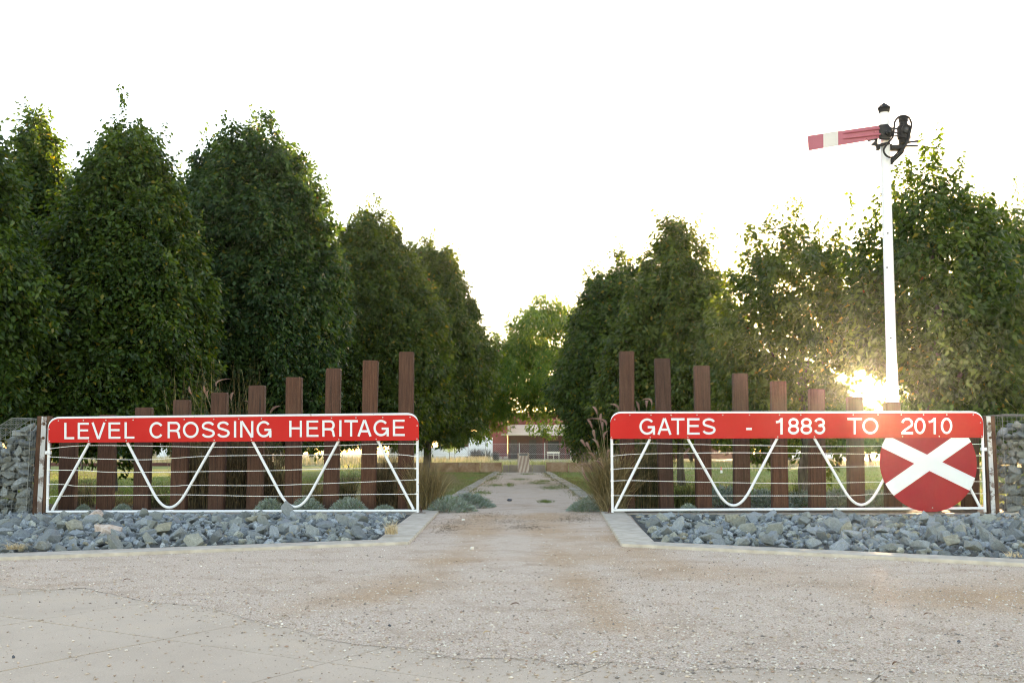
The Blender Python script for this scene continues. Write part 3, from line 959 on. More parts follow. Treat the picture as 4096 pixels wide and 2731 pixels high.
LT = ['shortest brown timber post behind the LEV end of the left sign', 'brown timber post barely topping the sign behind the V of LEVEL',
      'short brown post above the final L of LEVEL', 'brown timber post above the C of CROSSING', 'brown timber post above the O of CROSSING beside seed plumes',
      'brown timber post with a long crack above the IN of CROSSING', 'brown timber post above the H of HERITAGE', 'brown timber post above the T of HERITAGE, fourth in height on its side',
      'second tallest brown post on the HERITAGE side, above the A and G', 'tallest brown post at the HERITAGE end of the left gate',
      'tallest brown post at the GATES end, beside the driveway', 'brown post above the A of GATES, with a dark knot near its foot', 'brown post above the S of GATES',
      'brown timber post above the dash of the right sign', 'brown timber post above the first digit of 1883', 'brown timber post above the 83 of 1883',
      'brown timber post below the glaring sun, above the word TO', 'short brown post at the foot of the white signal pole', 'brown post just topping the sign above 2010',
      'shortest right post, mostly hidden behind the red disc']
for i, (xl, xr, yt, bl, br) in enumerate(POSTS):
    Tl, Tr = at(xl, yt, YP), at(xr, yt, YP)
    Bl, Br = at(bl, 2047, YP), at(br, 2047, YP)
    zt, zb = Tl.z, Bl.z
    root_x = (Bl.x + Br.x) / 2
    dep = RND.uniform(0.12, 0.135)
    bm = bmesh.new(); NV = 9; rings = []
    ph = RND.uniform(0, 30); lean_y = RND.uniform(-0.015, 0.015)
    for k in range(NV + 1):
        z = -0.3 + (zt + 0.3) * k / NV
        u = (z - zb) / (zt - zb)
        x0, x1 = Bl.x + (Tl.x - Bl.x) * u, Br.x + (Tr.x - Br.x) * u
        wob = lambda s: 0.004 * noise_at((ph + s, z * 1.3, s * 2.0))
        yf = YP + lean_y * u
        # chamfered rectangle, edges worn unevenly
        c = 0.012
        pts = [(x0 + c, yf), (x1 - c, yf), (x1, yf + c), (x1, yf + dep - c), (x1 - c, yf + dep), (x0 + c, yf + dep), (x0, yf + dep - c), (x0, yf + c)]
        rings.append([bm.verts.new((p[0] + wob(j) - root_x, p[1] + wob(j + 9) - YP, z)) for j, p in enumerate(pts)])
    for a, b in zip(rings[:-1], rings[1:]):
        for j in range(8):
            bm.faces.new((a[j], a[(j + 1) % 8], b[(j + 1) % 8], b[j]))
    cap = rings[-1]
    top = [bm.verts.new((v.co.x * 0.0 + (v.co.x - (Tl.x + Tr.x) / 2 + root_x) * 0.9 + (Tl.x + Tr.x) / 2 - root_x, (v.co.y - dep / 2) * 0.9 + dep / 2, v.co.z + 0.012 + 0.006 * noise_at((i, v.co.x * 9, 4)))) for v in cap]
    for j in range(8): bm.faces.new((cap[j], cap[(j + 1) % 8], top[(j + 1) % 8], top[j]))
    bm.faces.new(top); bm.faces.new(rings[0][::-1])
    bmesh.ops.recalc_face_normals(bm, faces=bm.faces)
    me = bpy.data.meshes.new('timber_post'); bm.to_mesh(me); bm.free(); me.materials.append(M['wood'])
    me.shade_smooth(); me.set_sharp_from_angle(angle=math.radians(28))
    o = link('timber_post', me, loc=(root_x, YP, 0))
    tag(o, LT[i], 'timber post', 'stepped timber posts behind the gates')

# ------------------------------------------------------------------ railway signal
YS = 14.6
pb, pt = at(3571, 1612, YS), at(3536.5, 447, YS)
sd = (pt - pb).normalized()
foot = pb + sd * (-(pb.z) / sd.z)
sig = thing('railway_signal', (foot.x, YS, 0), 'tall white semaphore signal pole with a red and white arm and black lamp', 'railway signal')
r_hi = (at(3556, 500, YS).x - at(3518, 500, YS).x) / 2
mb = MB()
zs = [0.0, pb.z - 0.02, pb.z, at(3566, 1455, YS).z, at(3566, 1450, YS).z, at(3540, 1000, YS).z, pt.z]
rr = [r_hi * 1.28, r_hi * 1.25, r_hi * 1.23, r_hi * 1.10, r_hi * 1.03, r_hi * 1.0, r_hi * 0.94]
mb.tube([foot + sd * (z / sd.z) for z in zs], rr, 28)
pole = mb.build('pole', M['pole_white'], sig, 30)
for x, y in ((3551, 933), (3563, 1352), (3548, 1070)): bolt(at(x, y, YS - r_hi * 1.0), pole, 'black', 1.4)  # black heads stand in for small dark holes in the pole
cpz = pt
mb = MB(); k = r_hi
mb.lathe(cpz, [(k * 1.10, -0.02), (k * 1.16, 0.0), (k * 1.22, 0.035), (k * 1.36, 0.045), (k * 1.34, 0.058), (k * 0.75, 0.10), (k * 0.16, 0.135), (0.002, 0.142)], 24)
mb.build('finial_cap', M['black'], sig, 40)
q = lambda cx, cy: (3200 + cx / 2.413, 350 + cy / 2.413)      # pixel rows of the enlarged detail
YA = YS - r_hi - 0.05
mb = MB()
arm_pts = [(75, 467), (225, 445), (225, 585), (82, 610)]
A = lambda cx, cy, y=YA: at(*q(cx, cy), y)
mb.prism([A(75, 467), A(770, 365), A(770, 492), A(640, 515), A(82, 610)], (0, 0.012, 0))
arm = mb.build('signal_arm', M['arm_red_glare'], sig)
mb = MB(); mb.prism([A(225, 442, YA - 0.0015), A(367, 420, YA - 0.0015), A(369, 562, YA - 0.0015), A(227, 587, YA - 0.0015)], (0, 0.001, 0))
M['band'] = paint_mat('band_white', (0.5, 0.5, 0.5), (0.4, 0.38, 0.36), 0.8)
mb.build('white_band', M['band'], arm)
mb = MB()
for p0, p1, p2 in (((405, 448), (450, 436), (768, 398)), ((400, 500), (450, 490), (775, 452))):
    mb = MB(); mb.tube([A(*p0, YA + 0.004), A(*p1, YA - 0.006), A(*p2, YA - 0.008)], [0.006, 0.017, 0.017], 8)
    mb.build('stiffening_rib', M['arm_red_glare'], arm, 50)
for c in ((632, 400), (720, 428), (742, 385), (645, 492), (742, 468)): bolt(A(*c, YA), arm, 'arm_red_glare', 1.9)
mb = MB()
mb.prism([A(765, 362, YA - 0.012), A(845, 352, YA - 0.012), A(895, 400, YA - 0.012), A(900, 455, YA - 0.012), A(870, 500, YA - 0.012), A(768, 492, YA - 0.012)], (0, 0.05, 0))
mb.lathe(A(850, 440, YA - 0.012), [(0.045, 0.0), (0.045, -0.03), (0.02, -0.035), (0.02, -0.06), (0.012, -0.064)], 16, 'Y')
mb.lathe(A(790, 455, YA - 0.012), [(0.022, 0.0), (0.02, -0.015)], 10, 'Y')
mb.prism([A(745, 548, YA + 0.02), A(870, 520, YA + 0.02), A(872, 545, YA + 0.02), A(778, 560, YA + 0.02), A(776, 600, YA + 0.02), A(748, 596, YA + 0.02)], (0, 0.08, 0))
mb.prism([A(682, 560, YA), A(690, 548, YA), A(728, 508, YA), A(752, 500, YA), A(752, 592, YA), A(738, 566, YA)], (0, 0.02, 0))
mb.tube([A(655, 517, YA - 0.004), A(750, 498, YA - 0.004)], 0.012, 8)
mb.build('pivot_bracket', M['black'], sig, 40, bevel=0.003)
mb = MB()
loop = [(890, 490), (838, 550), (808, 605), (826, 652), (872, 676), (930, 658), (985, 605), (1028, 535), (1058, 450), (1076, 360), (1052, 295), (1000, 273), (948, 290), (914, 338), (908, 400), (902, 450)]
pts = []
nL = len(loop)
for i in range(nL):
    p0, p1, p2, p3 = [Vector(loop[(i + d) % nL]) for d in (-1, 0, 1, 2)]
    for kk in range(5):
        t = kk / 5
        v = 0.5 * ((2 * p1) + (p2 - p0) * t + (2 * p0 - 5 * p1 + 4 * p2 - p3) * t * t + (3 * p1 - p0 - 3 * p2 + p3) * t ** 3)
        pts.append(A(v.x, v.y, YA - 0.03))
mb.tube(pts, 0.0155, 8, closed=True)
mb.tube([A(900, 462, YA - 0.03), A(975, 476, YA - 0.03), A(1042, 492, YA - 0.03)], 0.012, 8)
mb.build('spectacle_frame', M['black'], sig, 50)
lx = A(1002, 440, YS - 0.02)
mm = (A(1065, 440, YS).x - A(940, 440, YS).x)
zz = lambda cy: A(1000, cy, YS).z
lamp = MB()
lamp.lathe((lx.x, YS - 0.02, 0), [(mm * .40, zz(545)), (mm * .42, zz(505)), (mm * .50, zz(498)), (mm * .50, zz(392)), (mm * .42, zz(376)), (mm * .33, zz(372)), (mm * .31, zz(340)), (mm * .36, zz(334)),
                                  (mm * .36, zz(300)), (mm * .30, zz(293)), (mm * .1, zz(290))], 20)
lo = lamp.build('signal_lamp', M['black'], sig, 35)
mb = MB(); mb.lathe((lx.x, YS - 0.02 - mm * .48, zz(428)), [(mm * .36, 0.0), (mm * .36, -0.03), (mm * .30, -0.035), (mm * .30, -0.02)], 20, 'Y')
mb.build('lens_hood', M['black'], lo, 40)
mb = MB(); mb.lathe((lx.x, YS - 0.02 - mm * .46, zz(428)), [(mm * .29, -0.002), (mm * .24, -0.018), (mm * .1, -0.026)], 18, 'Y')
mb.build('lens', M['glass_dark'], lo, 60)
mb = MB()
mb.prism([A(888, 552, YS - 0.08), A(1035, 548, YS - 0.08), A(1020, 590, YS - 0.08), A(892, 590, YS - 0.08)], (0, 0.14, 0))
mb.prism([A(965, 592, YS - 0.03), A(1012, 592, YS - 0.03), A(1000, 635, YS - 0.03), A(892, 742, YS - 0.03), A(876, 740, YS - 0.03), A(876, 690, YS - 0.03)], (0, 0.05, 0))
mb.tube([A(860, 395, YS), A(945, 400, YS)], 0.018, 8); mb.tube([A(860, 420, YS), A(945, 445, YS)], 0.014, 8)
mb.tube([A(872, 545, YS), A(900, 590, YS)], 0.02, 8)
mb.build('lamp_bracket', M['black'], sig, 40)
for a_, b_ in ((A(1050, 530, YS - 0.02), A(1138, 518, YS - 0.02)), (A(1020, 566, YS + 0.02), A(1136, 566, YS + 0.02))):
    mb = MB(); mb.tube([a_, b_], 0.017, 8); mb.build('lamp_rod', M['black'], sig, 40)

# ------------------------------------------------------------------ rocks
def rock_mesh(seed, n=12, flat=0.62):
    r = random.Random(seed); bm = bmesh.new()
    sx, sy, sz = 1.0, r.uniform(0.6, 0.9), r.uniform(flat * 0.7, flat * 1.15)
    for _ in range(n):
        v = Vector((r.gauss(0, 1), r.gauss(0, 1), r.gauss(0, 1))).normalized() * r.uniform(0.72, 1.05)
        # snap towards a boxy form, like split stone
        m = max(abs(v.x), abs(v.y), abs(v.z)); v = v.lerp(v / m * 0.8, 0.1)
        bm.verts.new((v.x * sx * 0.5, v.y * sy * 0.5, v.z * sz * 0.5))
    res = bmesh.ops.convex_hull(bm, input=bm.verts)
    bmesh.ops.delete(bm, geom=[g for g in res['geom_interior'] if isinstance(g, bmesh.types.BMVert)], context='VERTS')
    bmesh.ops.bevel(bm, geom=list(bm.edges), offset=0.006, segments=1, affect='EDGES')
    bmesh.ops.recalc_face_normals(bm, faces=bm.faces)
    me = bpy.data.meshes.new('rock'); bm.to_mesh(me); bm.free()
    return me


ROCKS = [rock_mesh(100 + i) for i in range(22)]
for me in ROCKS: me.materials.append(M['rock'])
tri_cache = []
for me in ROCKS:
    me.calc_loop_triangles()
    V = np.empty(len(me.vertices) * 3); me.vertices.foreach_get('co', V)
    T = np.empty(len(me.loop_triangles) * 3, dtype=np.int64); me.loop_triangles.foreach_get('vertices', T)
    tri_cache.append((V.reshape(-1, 3), T.reshape(-1, 3)))


def inside(poly, x, y):
    c = False; n = len(poly)
    for i in range(n):
        a, b = poly[i], poly[i - 1]
        if (a[1] > y) != (b[1] > y) and x < (b[0] - a[0]) * (y - a[1]) / (b[1] - a[1]) + a[0]: c = not c
    return c


allrocks = []
for side, (a, k, d, xlim) in enumerate(((LA, LK, LD, -8.2), (RA, RK, RD, 8.2))):
    yb = YG - 0.02
    corner = Vector((d.x, yb, 0)); s_ = -1 if side == 0 else 1
    poly = [(k.x + s_ * 0.06, k.y + 0.07), (corner.x + s_ * 0.06, yb), (xlim, yb)]
    t = (xlim - k.x) / (a.x - k.x); poly.append((xlim, k.y + (a.y - k.y) * t + 0.07))
    placed = []
    for size_lo, size_hi, tries, gap in ((0.18, 0.28, 600, 0.42), (0.11, 0.175, 10000, 0.36), (0.055, 0.11, 34000, 0.33)):
        for _ in range(tries):
            x = RND.uniform(min(p[0] for p in poly), max(p[0] for p in poly)); y = RND.uniform(min(p[1] for p in poly), max(p[1] for p in poly))
            s = RND.uniform(size_lo, size_hi)
            if not inside(poly, x, y): continue
            if y > yb - s * 0.35 or (y > yb - 0.9 and s > 0.2): continue
            if any((x - u) ** 2 + (y - v) ** 2 < ((s + w_) * gap) ** 2 for u, v, w_ in placed): continue
            placed.append((x, y, s))
            z = s * RND.uniform(0.05, 0.20) + (0.03 if s > 0.2 else 0.0)
            if s < 0.14: z = RND.uniform(0.0, 0.05)
            if y > yb - 1.0: z = z * 0.5 - 0.02 * side
            allrocks.append([Vector((x, y, z)), s, RND.randrange(len(ROCKS)), (RND.gauss(0, 0.5), RND.gauss(0, 0.5), RND.uniform(0, 6.28)), side])


def special(px, py, s, mesh, side, mat, label, stand=False, zoff=0.0):
    p = gnd(px, py, 0.06)
    o = link('rock', mesh.copy(), loc=(p.x, p.y, p.z + zoff))
    o.data.materials.clear(); o.data.materials.append(mat)
    o.scale = (s, s, s); o.rotation_euler = (0.2, RND.uniform(-.3, .3) + (1.35 if stand else 0), RND.uniform(-0.4, 0.4))
    tag(o, label, 'rock')
    return p, s


sp = [special(373, 2072, 0.24, ROCKS[3], 0, M['pink_rock'], 'small salmon pink rock against the bottom bar of the left gate', zoff=0.03),
      special(425, 2128, 0.36, ROCKS[5], 0, M['pink_rock'], 'long pale pinkish rock amid the grey rocks left of the driveway', zoff=0.0),
      special(1150, 2062, 0.27, ROCKS[9], 0, M['rock'], 'tall grey rock standing upright against the left gate', stand=True, zoff=0.06),
      special(305, 2112, 0.27, ROCKS[7], 0, M['ochre_rock'], 'flat ochre rock just left of the long pale pinkish rock', zoff=0.02),
      special(655, 2130, 0.25, ROCKS[8], 0, M['ochre_rock'], 'buff rock under the first white loop of the left gate', zoff=0.03),
      special(1010, 2085, 0.22, ROCKS[11], 0, M['ochre_rock'], 'small ochre faced rock near the upright standing grey rock', zoff=0.03),
      special(2930, 2085, 0.26, ROCKS[12], 1, M['ochre_rock'], 'brownish rock under the first white loop of the right gate', zoff=0.03),
      special(3370, 2120, 0.24, ROCKS[4], 1, M['ochre_rock'], 'ochre tinted rock in the right bed in front of the second white loop', zoff=0.03),
      special(3800, 2175, 0.22, ROCKS[14], 1, M['ochre_rock'], 'ochre tinted rock in the right bed below the red disc', zoff=0.03)]
keep = []
for r in allrocks:
    if all((r[0].x - p.x) ** 2 + (r[0].y - p.y) ** 2 > (0.33 * (r[1] + s)) ** 2 for p, s in sp): keep.append(r)
allrocks = keep


def px_size(r):
    x, y = to_px(r[0])
    return r[1] / r[0].y if -20 < x < 4116 else 0


allrocks.sort(key=px_size, reverse=True)
NI = 285
for p, s, mi, rot, side in allrocks[:NI]:
    o = link('rock', ROCKS[mi], loc=p)
    o.scale = (s, s, s); o.rotation_euler = rot
    tag(o, ('angular blue grey rock lying in the rock bed under the LEVEL CROSSING gate' if side == 0 else 'angular blue grey rock lying in the rock bed below the gate with the disc'),
        'rock', 'rocks in the bed left of the driveway' if side == 0 else 'rocks in the bed right of the driveway')
rc = np.array([c for _, c in ROCK_RAMP])
for side in (0, 1):
    VV, TT, CCc, nb = [], [], [], 0
    for p, s, mi, rot, sd_ in allrocks[NI:]:
        if sd_ != side: continue
        V, T = tri_cache[mi]
        R3 = np.array(Matrix.LocRotScale(None, __import__('mathutils').Euler(rot), None).to_3x3())
        VV.append(V @ R3.T * s + np.array(p)); TT.append(T + nb); nb += len(V)
        c = rc[RND.randrange(len(rc))] * RND.uniform(0.85, 1.15)
        if RND.random() < 0.07: c = np.array((0.24, 0.22, 0.16))
        CCc.append(np.repeat(c[None], len(V), 0))
    o = np_mesh('rock_rubble', np.concatenate(VV), np.concatenate(TT), M['rock_fill'], np.concatenate(CCc))
    tag(o, 'smaller blue grey rubble filling the bed ' + ('left' if side == 0 else 'right') + ' of the driveway', 'rubble', kind='stuff')

# ------------------------------------------------------------------ gabions: wire cages packed with rock
def gabion(x0, x1, yf, yb, ztop, zbase, slope, label, seed):
    r = random.Random(seed)
    g = thing('gabion', ((x0 + x1) / 2, yf, zbase), label, 'gabion')
    top = lambda x: ztop - max(0.0, (slope - x)) * 0.65 if slope is not None else ztop
    mb = MB(); rad = 0.0021
    dx, dz = 0.0605, 0.048
    n = int((x1 - x0) / dx)
    for yy in (yf,):
        for i in range(n + 1):
            x = x0 + (x1 - x0) * i / n
            mb.tube([(x, yy, zbase), (x, yy, top(x))], rad, 4, caps=False)
        z = zbase
        while z < ztop:
            xs = x0
            if slope is not None and z > top(x0): xs = slope - (ztop - z) / 0.65
            mb.tube([(xs, yy + 0.004, z), (x1, yy + 0.004, z)], rad, 4, caps=False)
            z += dz
    for xx in (x0, x1):
        k = int((yb - yf) / 0.06); h = top(xx)
        for i in range(k + 1):
            y = yf + (yb - yf) * i / k
            mb.tube([(xx, y, zbase), (xx, y, h)], rad, 4, caps=False)
        z = zbase
        while z < h:
            mb.tube([(xx, yf, z), (xx, yb, z)], rad, 4, caps=False); z += dz
    for i in range(n + 1):                         # lid
        x = x0 + (x1 - x0) * i / n
        mb.tube([(x, yf, top(x)), (x, yb, top(x))], rad, 4, caps=False)
    ln = [(x0, top(x0)), (x1, top(x1))] if slope is None or slope < x0 else [(x0, top(x0)), (slope, ztop), (x1, ztop)]
    for j in range(8):
        y = yf + (yb - yf) * j / 7
        mb.tube([(a, y, b) for a, b in ln], rad if 0 < j < 7 else rad * 2.2, 5)
    for xx in (x0, x1):
        for y in (yf, yb): mb.tube([(xx, y, zbase), (xx, y, top(xx))], rad * 2.2, 5)
    mb.build('wire_cage', M['cage'], g)
    # rocks: stacked courses, front layer as separate stones
    cnt = 0
    VV, TT, CCc, nb = [], [], [], 0
    for layer, y in enumerate((yf + 0.10, yf + 0.21, yf + 0.32, yf + 0.42)):
        z = zbase + 0.05
        while True:
            hgt = r.uniform(0.085, 0.13); x = x0 + 0.06
            while x < x1 - 0.04:
                s = r.uniform(0.16, 0.30)
                zt = top(x) - 0.11 - 0.16 * max(0, noise_at((x * 2.3, seed, 1)))
                if z < zt:
                    mi = r.randrange(len(ROCKS)); rot = (r.gauss(0, 0.5), r.gauss(0, 0.4), r.uniform(0, 6.28))
                    P = Vector((x + s * 0.4, y + r.uniform(-0.03, 0.03), z + r.uniform(-0.02, 0.02)))
                    P.x = min(max(P.x, x0 + s * 0.45), x1 - s * 0.45)
                    if layer == 0 and cnt < 98:
                        o = bpy.data.objects.new('rock', ROCKS[mi]); COL.objects.link(o); o.parent = g
                        o.location = P - ORG[g.name]; o.scale = (s, s * 0.8, s * 1.05); o.rotation_euler = rot; cnt += 1
                    else:
                        V, T = tri_cache[mi]
                        R3 = np.array(__import__('mathutils').Euler(rot).to_matrix())
                        VV.append((V * np.array((s, s * 0.8, s))) @ R3.T + np.array(P - ORG[g.name])); TT.append(T + nb); nb += len(V)
                        CCc.append(np.repeat(rc[r.randrange(len(rc))][None], len(V), 0))
                x += s * r.uniform(0.58, 0.8)
            z += hgt
            if z > ztop: break
    o = np_mesh('rock_fill', np.concatenate(VV), np.concatenate(TT), M['rock_fill'], np.concatenate(CCc), g)
    o['kind'] = 'stuff'
    return g


yf = YG - 0.12
XL1 = (129 - 2048) / F * yf
gabion(XL1 - 1.25, XL1, yf, yf + 0.5, at(100, 1672, yf).z, 0.0, (52 - 2048) / F * yf, 'wire cage of grey rocks at the LEVEL end of the left gate', 5)
XR0 = (4004 - 2048) / F * (yf + 0.1)
gabion(XR0, XR0 + 1.25, yf + 0.1, yf + 0.6, at(4050, 1657, yf + 0.1).z, 0.04, None, 'wire cage of grey rocks beyond the gate post near the disc', 9)
mb = MB(); mb.span((XR0 - 0.08, yf + 0.02, -0.05), (XR0 + 1.4, yf + 0.75, 0.036))
tag(mb.build('concrete_footing', M['concrete'], bevel=0.01), 'pale concrete slab under the caged rocks by the red disc', 'footing')

# ------------------------------------------------------------------ vegetation
def unit(v): return v / np.maximum(np.linalg.norm(v, axis=1, keepdims=True), 1e-9)


def leaf_arrays(P, A, W, Ln, wr, droop=0.18, fold=0.10):
    """five-point folded, drooping leaves"""
    Nn = unit(np.cross(A, W)); l = Ln[:, None]
    mid = P + A * l * 0.5 - Nn * l * fold * 0.5
    tip = P + A * l; tip[:, 2] -= Ln * droop
    hw = W * l * wr * 0.5
    left = P + A * l * 0.42 + hw + Nn * l * fold; right = P + A * l * 0.42 - hw + Nn * l * fold
    n = len(P)
    V = np.stack([P, left, mid, right, tip], 1).reshape(-1, 3)
    b = np.arange(n)[:, None] * 5
    T = np.concatenate([b + np.array([[0, 1, 2]]), b + np.array([[0, 2, 3]]), b + np.array([[1, 4, 2]]), b + np.array([[2, 4, 3]])], 0)
    return V, T


def lobes_to_leaves(rng, lobes, per_m2, leafL, green, twig_len=0.34, n_tw=26, hang=0.4, wr=0.6, shoots=(), gap=None):
    Ps, As, Ws, Ls, Cs = [], [], [], [], []
    for (c, r, hh, dens) in lobes:
        area = 4 * math.pi * ((r * r * 2 + 0) ** 0.5 * 0.7 * (r + hh) / 2)
        k = max(6, int(area * per_m2 * dens / n_tw))
        d = unit(rng.normal(size=(k, 3)))
        d = d[d[:, 2] > -0.85]; k = len(d)
        rho = rng.uniform(0.4, 1.0, k) ** 0.5 * rng.uniform(0.86, 1.22, k)
        tp = 1 - 0.62 * np.clip(d[:, 2], 0, 1) ** 1.5
        base = np.stack([d[:, 0] * r * rho * tp, d[:, 1] * r * rho * tp, d[:, 2] * hh * rho], 1) + np.array(c)
        out = unit(np.stack([d[:, 0], d[:, 1], d[:, 2] * 0.3], 1) + 1e-6)
        tdir = unit(out * 0.55 + np.array([0, 0, 0.9]) + rng.normal(size=(k, 3)) * 0.25)
        tone = rng.uniform(0, 1, (k, 1, 1)) * 0.75
        s = rng.uniform(-0.5, 0.5, (k, n_tw, 1)) * twig_len
        P = base[:, None, :] + tdir[:, None, :] * s + rng.normal(size=(k, n_tw, 3)) * np.array([0.075, 0.075, 0.055])
        rad = rng.normal(size=(k, n_tw, 3)); rad[:, :, 2] *= 0.3
        A = rad * 0.55 + out[:, None, :] * 0.5 + np.array([0, 0, -hang])
        A = A.reshape(-1, 3); A = unit(A)
        W = unit(np.cross(A, unit(rng.normal(size=A.shape) + np.array([0, 0, 0.8]))))
        t = np.clip(tone + rng.uniform(-0.2, 0.25, (k, n_tw, 1)), 0, 1).reshape(-1, 1)
        C = green[0] * (1 - t) + green[1] * t
        u = rng.uniform(0, 1, len(C))
        C[u < 0.025] = green[2]; C[u > 0.9996] = (0.16, 0.04, 0.02)
        Ps.append(P.reshape(-1, 3)); As.append(A); Ws.append(W); Cs.append(C)
        Ls.append(leafL * rng.uniform(0.65, 1.15, len(A)))
    for (c, d, ln, n) in shoots:                    # leafy leading shoots that stand clear of the crown
        t = np.linspace(0.05, 1, n)[:, None]
        d = np.array(d) / np.linalg.norm(d)
        P = np.array(c) + d * ln * t + rng.normal(size=(n, 3)) * 0.012
        rad = rng.normal(size=(n, 3)); rad[:, 2] = 0; rad = unit(rad)
        A = unit(rad * 0.9 + np.array([0, 0, -0.25]) + rng.normal(size=(n, 3)) * 0.25)
        Ps.append(P); As.append(A); Ws.append(unit(np.cross(A, rng.normal(size=(n, 3)) + np.array([0, 0, 1.0]))))
        u = rng.uniform(0.35, 1, (n, 1)); Cs.append(green[0] * (1 - u) + green[1] * u); Ls.append(leafL * rng.uniform(0.6, 1.0, n))
    P, A, W, Ln, C = [np.concatenate(x) for x in (Ps, As, Ws, Ls, Cs)]
    if gap is not None:                             # leaves cut away along each sight line to open the glare hole
        for a_, d_, r_ in gap:
            rel = P - a_; dist = np.linalg.norm(rel - (rel @ d_)[:, None] * d_, axis=1)
            kp = rng.uniform(0, 1, len(P)) > np.exp(-(dist / r_) ** 5)
            P, A, W, Ln, C = P[kp], A[kp], W[kp], Ln[kp], C[kp]
    V, T = leaf_arrays(P, A, W, Ln, wr)
    return V, T, np.repeat(C, 5, 0)


PEAR = np.array([(0.012, 0.036, 0.008), (0.058, 0.112, 0.019), (0.14, 0.13, 0.025)])
PEAR_OLIVE = np.array([(0.021, 0.048, 0.011), (0.072, 0.118, 0.022), (0.16, 0.14, 0.03)])
PEAR_BLUE = np.array([(0.010, 0.034, 0.011), (0.046, 0.100, 0.030), (0.12, 0.13, 0.03)])
ELM = np.array([(0.045, 0.11, 0.02), (0.12, 0.215, 0.036), (0.25, 0.25, 0.045)])
BACK = np.array([(0.04, 0.06, 0.02), (0.09, 0.11, 0.035), (0.16, 0.15, 0.04)])


def pear_lobes(rng, H, zb, R, spires=3, lob=0.5, shape=1.0, core=0.5):
    lobes = []; z = zb + 0.25; ang = rng.uniform(0, 6.28)
    prof = lambda u: R * (0.70 + 0.30 * math.sin(min(u / 0.25, 1) * math.pi / 2)) * (1 - max(0, (u - 0.22) / 0.82) ** (1.3 * shape)) if u < 1.04 else 0.1
    while z < H - 0.7:
        u = (z - zb) / (H - zb); Ru = max(prof(u), 0.28)
        n = max(2, int(round(2 * math.pi * Ru / (lob * 1.35))))
        for i in range(n):
            ang += 2 * math.pi / n + rng.normal() * 0.18
            r = lob * rng.uniform(0.75, 1.2) * (0.6 + 0.4 * Ru / R); hh = r * rng.uniform(1.15, 1.9)
            rr = max(0.0, Ru - r * 0.75) * rng.uniform(0.74, 1.17)
            lobes.append(((rr * math.cos(ang), rr * math.sin(ang), z + rng.normal() * 0.16), r, hh, 1.0))
        lobes.append(((rng.normal() * 0.12, rng.normal() * 0.12, z), max(0.25, Ru * 0.55), 0.55, core))
        z += lob * 0.95
        ang += 0.7
    for i in range(spires):
        a = rng.uniform(0, 6.28); q = R * (0.30 if shape < 1.9 else 0.52) * (i > 0) * rng.uniform(0.6, 1.2)
        h = H - (0 if i == 0 else rng.uniform(0.25, 1.3))
        lobes.append(((q * math.cos(a), q * math.sin(a), h - 0.62), 0.26, 0.62, 1.0))
        lobes.append(((q * math.cos(a), q * math.sin(a), h - 1.15), 0.34, 0.6, 1.0))
    return lobes


def trunk_mesh(rng, H, r, limbs, spread, zb):
    mb = MB()
    pts, rad = [], []
    for k in range(9):
        u = k / 8
        pts.append((rng.normal() * 0.03 * (k > 0), rng.normal() * 0.03 * (k > 0), -0.1 + (H * 0.82 + 0.1) * u))
        rad.append(r * (1.25 if k == 0 else 1.0 - 0.86 * u))
    mb.tube(pts, rad, 12)
    for i in range(limbs):
        a = i * 2.4 + rng.normal() * 0.3; z0 = zb * 0.85 + (H * 0.55 - zb * 0.85) * (i / limbs) + rng.uniform(0, .2)
        ln = spread * rng.uniform(0.6, 0.95) * (1 - 0.5 * i / limbs); up = rng.uniform(0.9, 1.5)
        p = [Vector((0, 0, z0)) + Vector((math.cos(a + 0.15 * k), math.sin(a + 0.15 * k), 0)) * ln * 0.75 * (k / 4) + Vector((0, 0, 1)) * ln * up * (k / 4) ** 1.3 for k in range(5)]
        r0 = r * (0.52 - 0.3 * i / limbs)
        mb.tube(p, [r0 * (1 - 0.8 * k / 4) for k in range(5)], 7)
    return mb


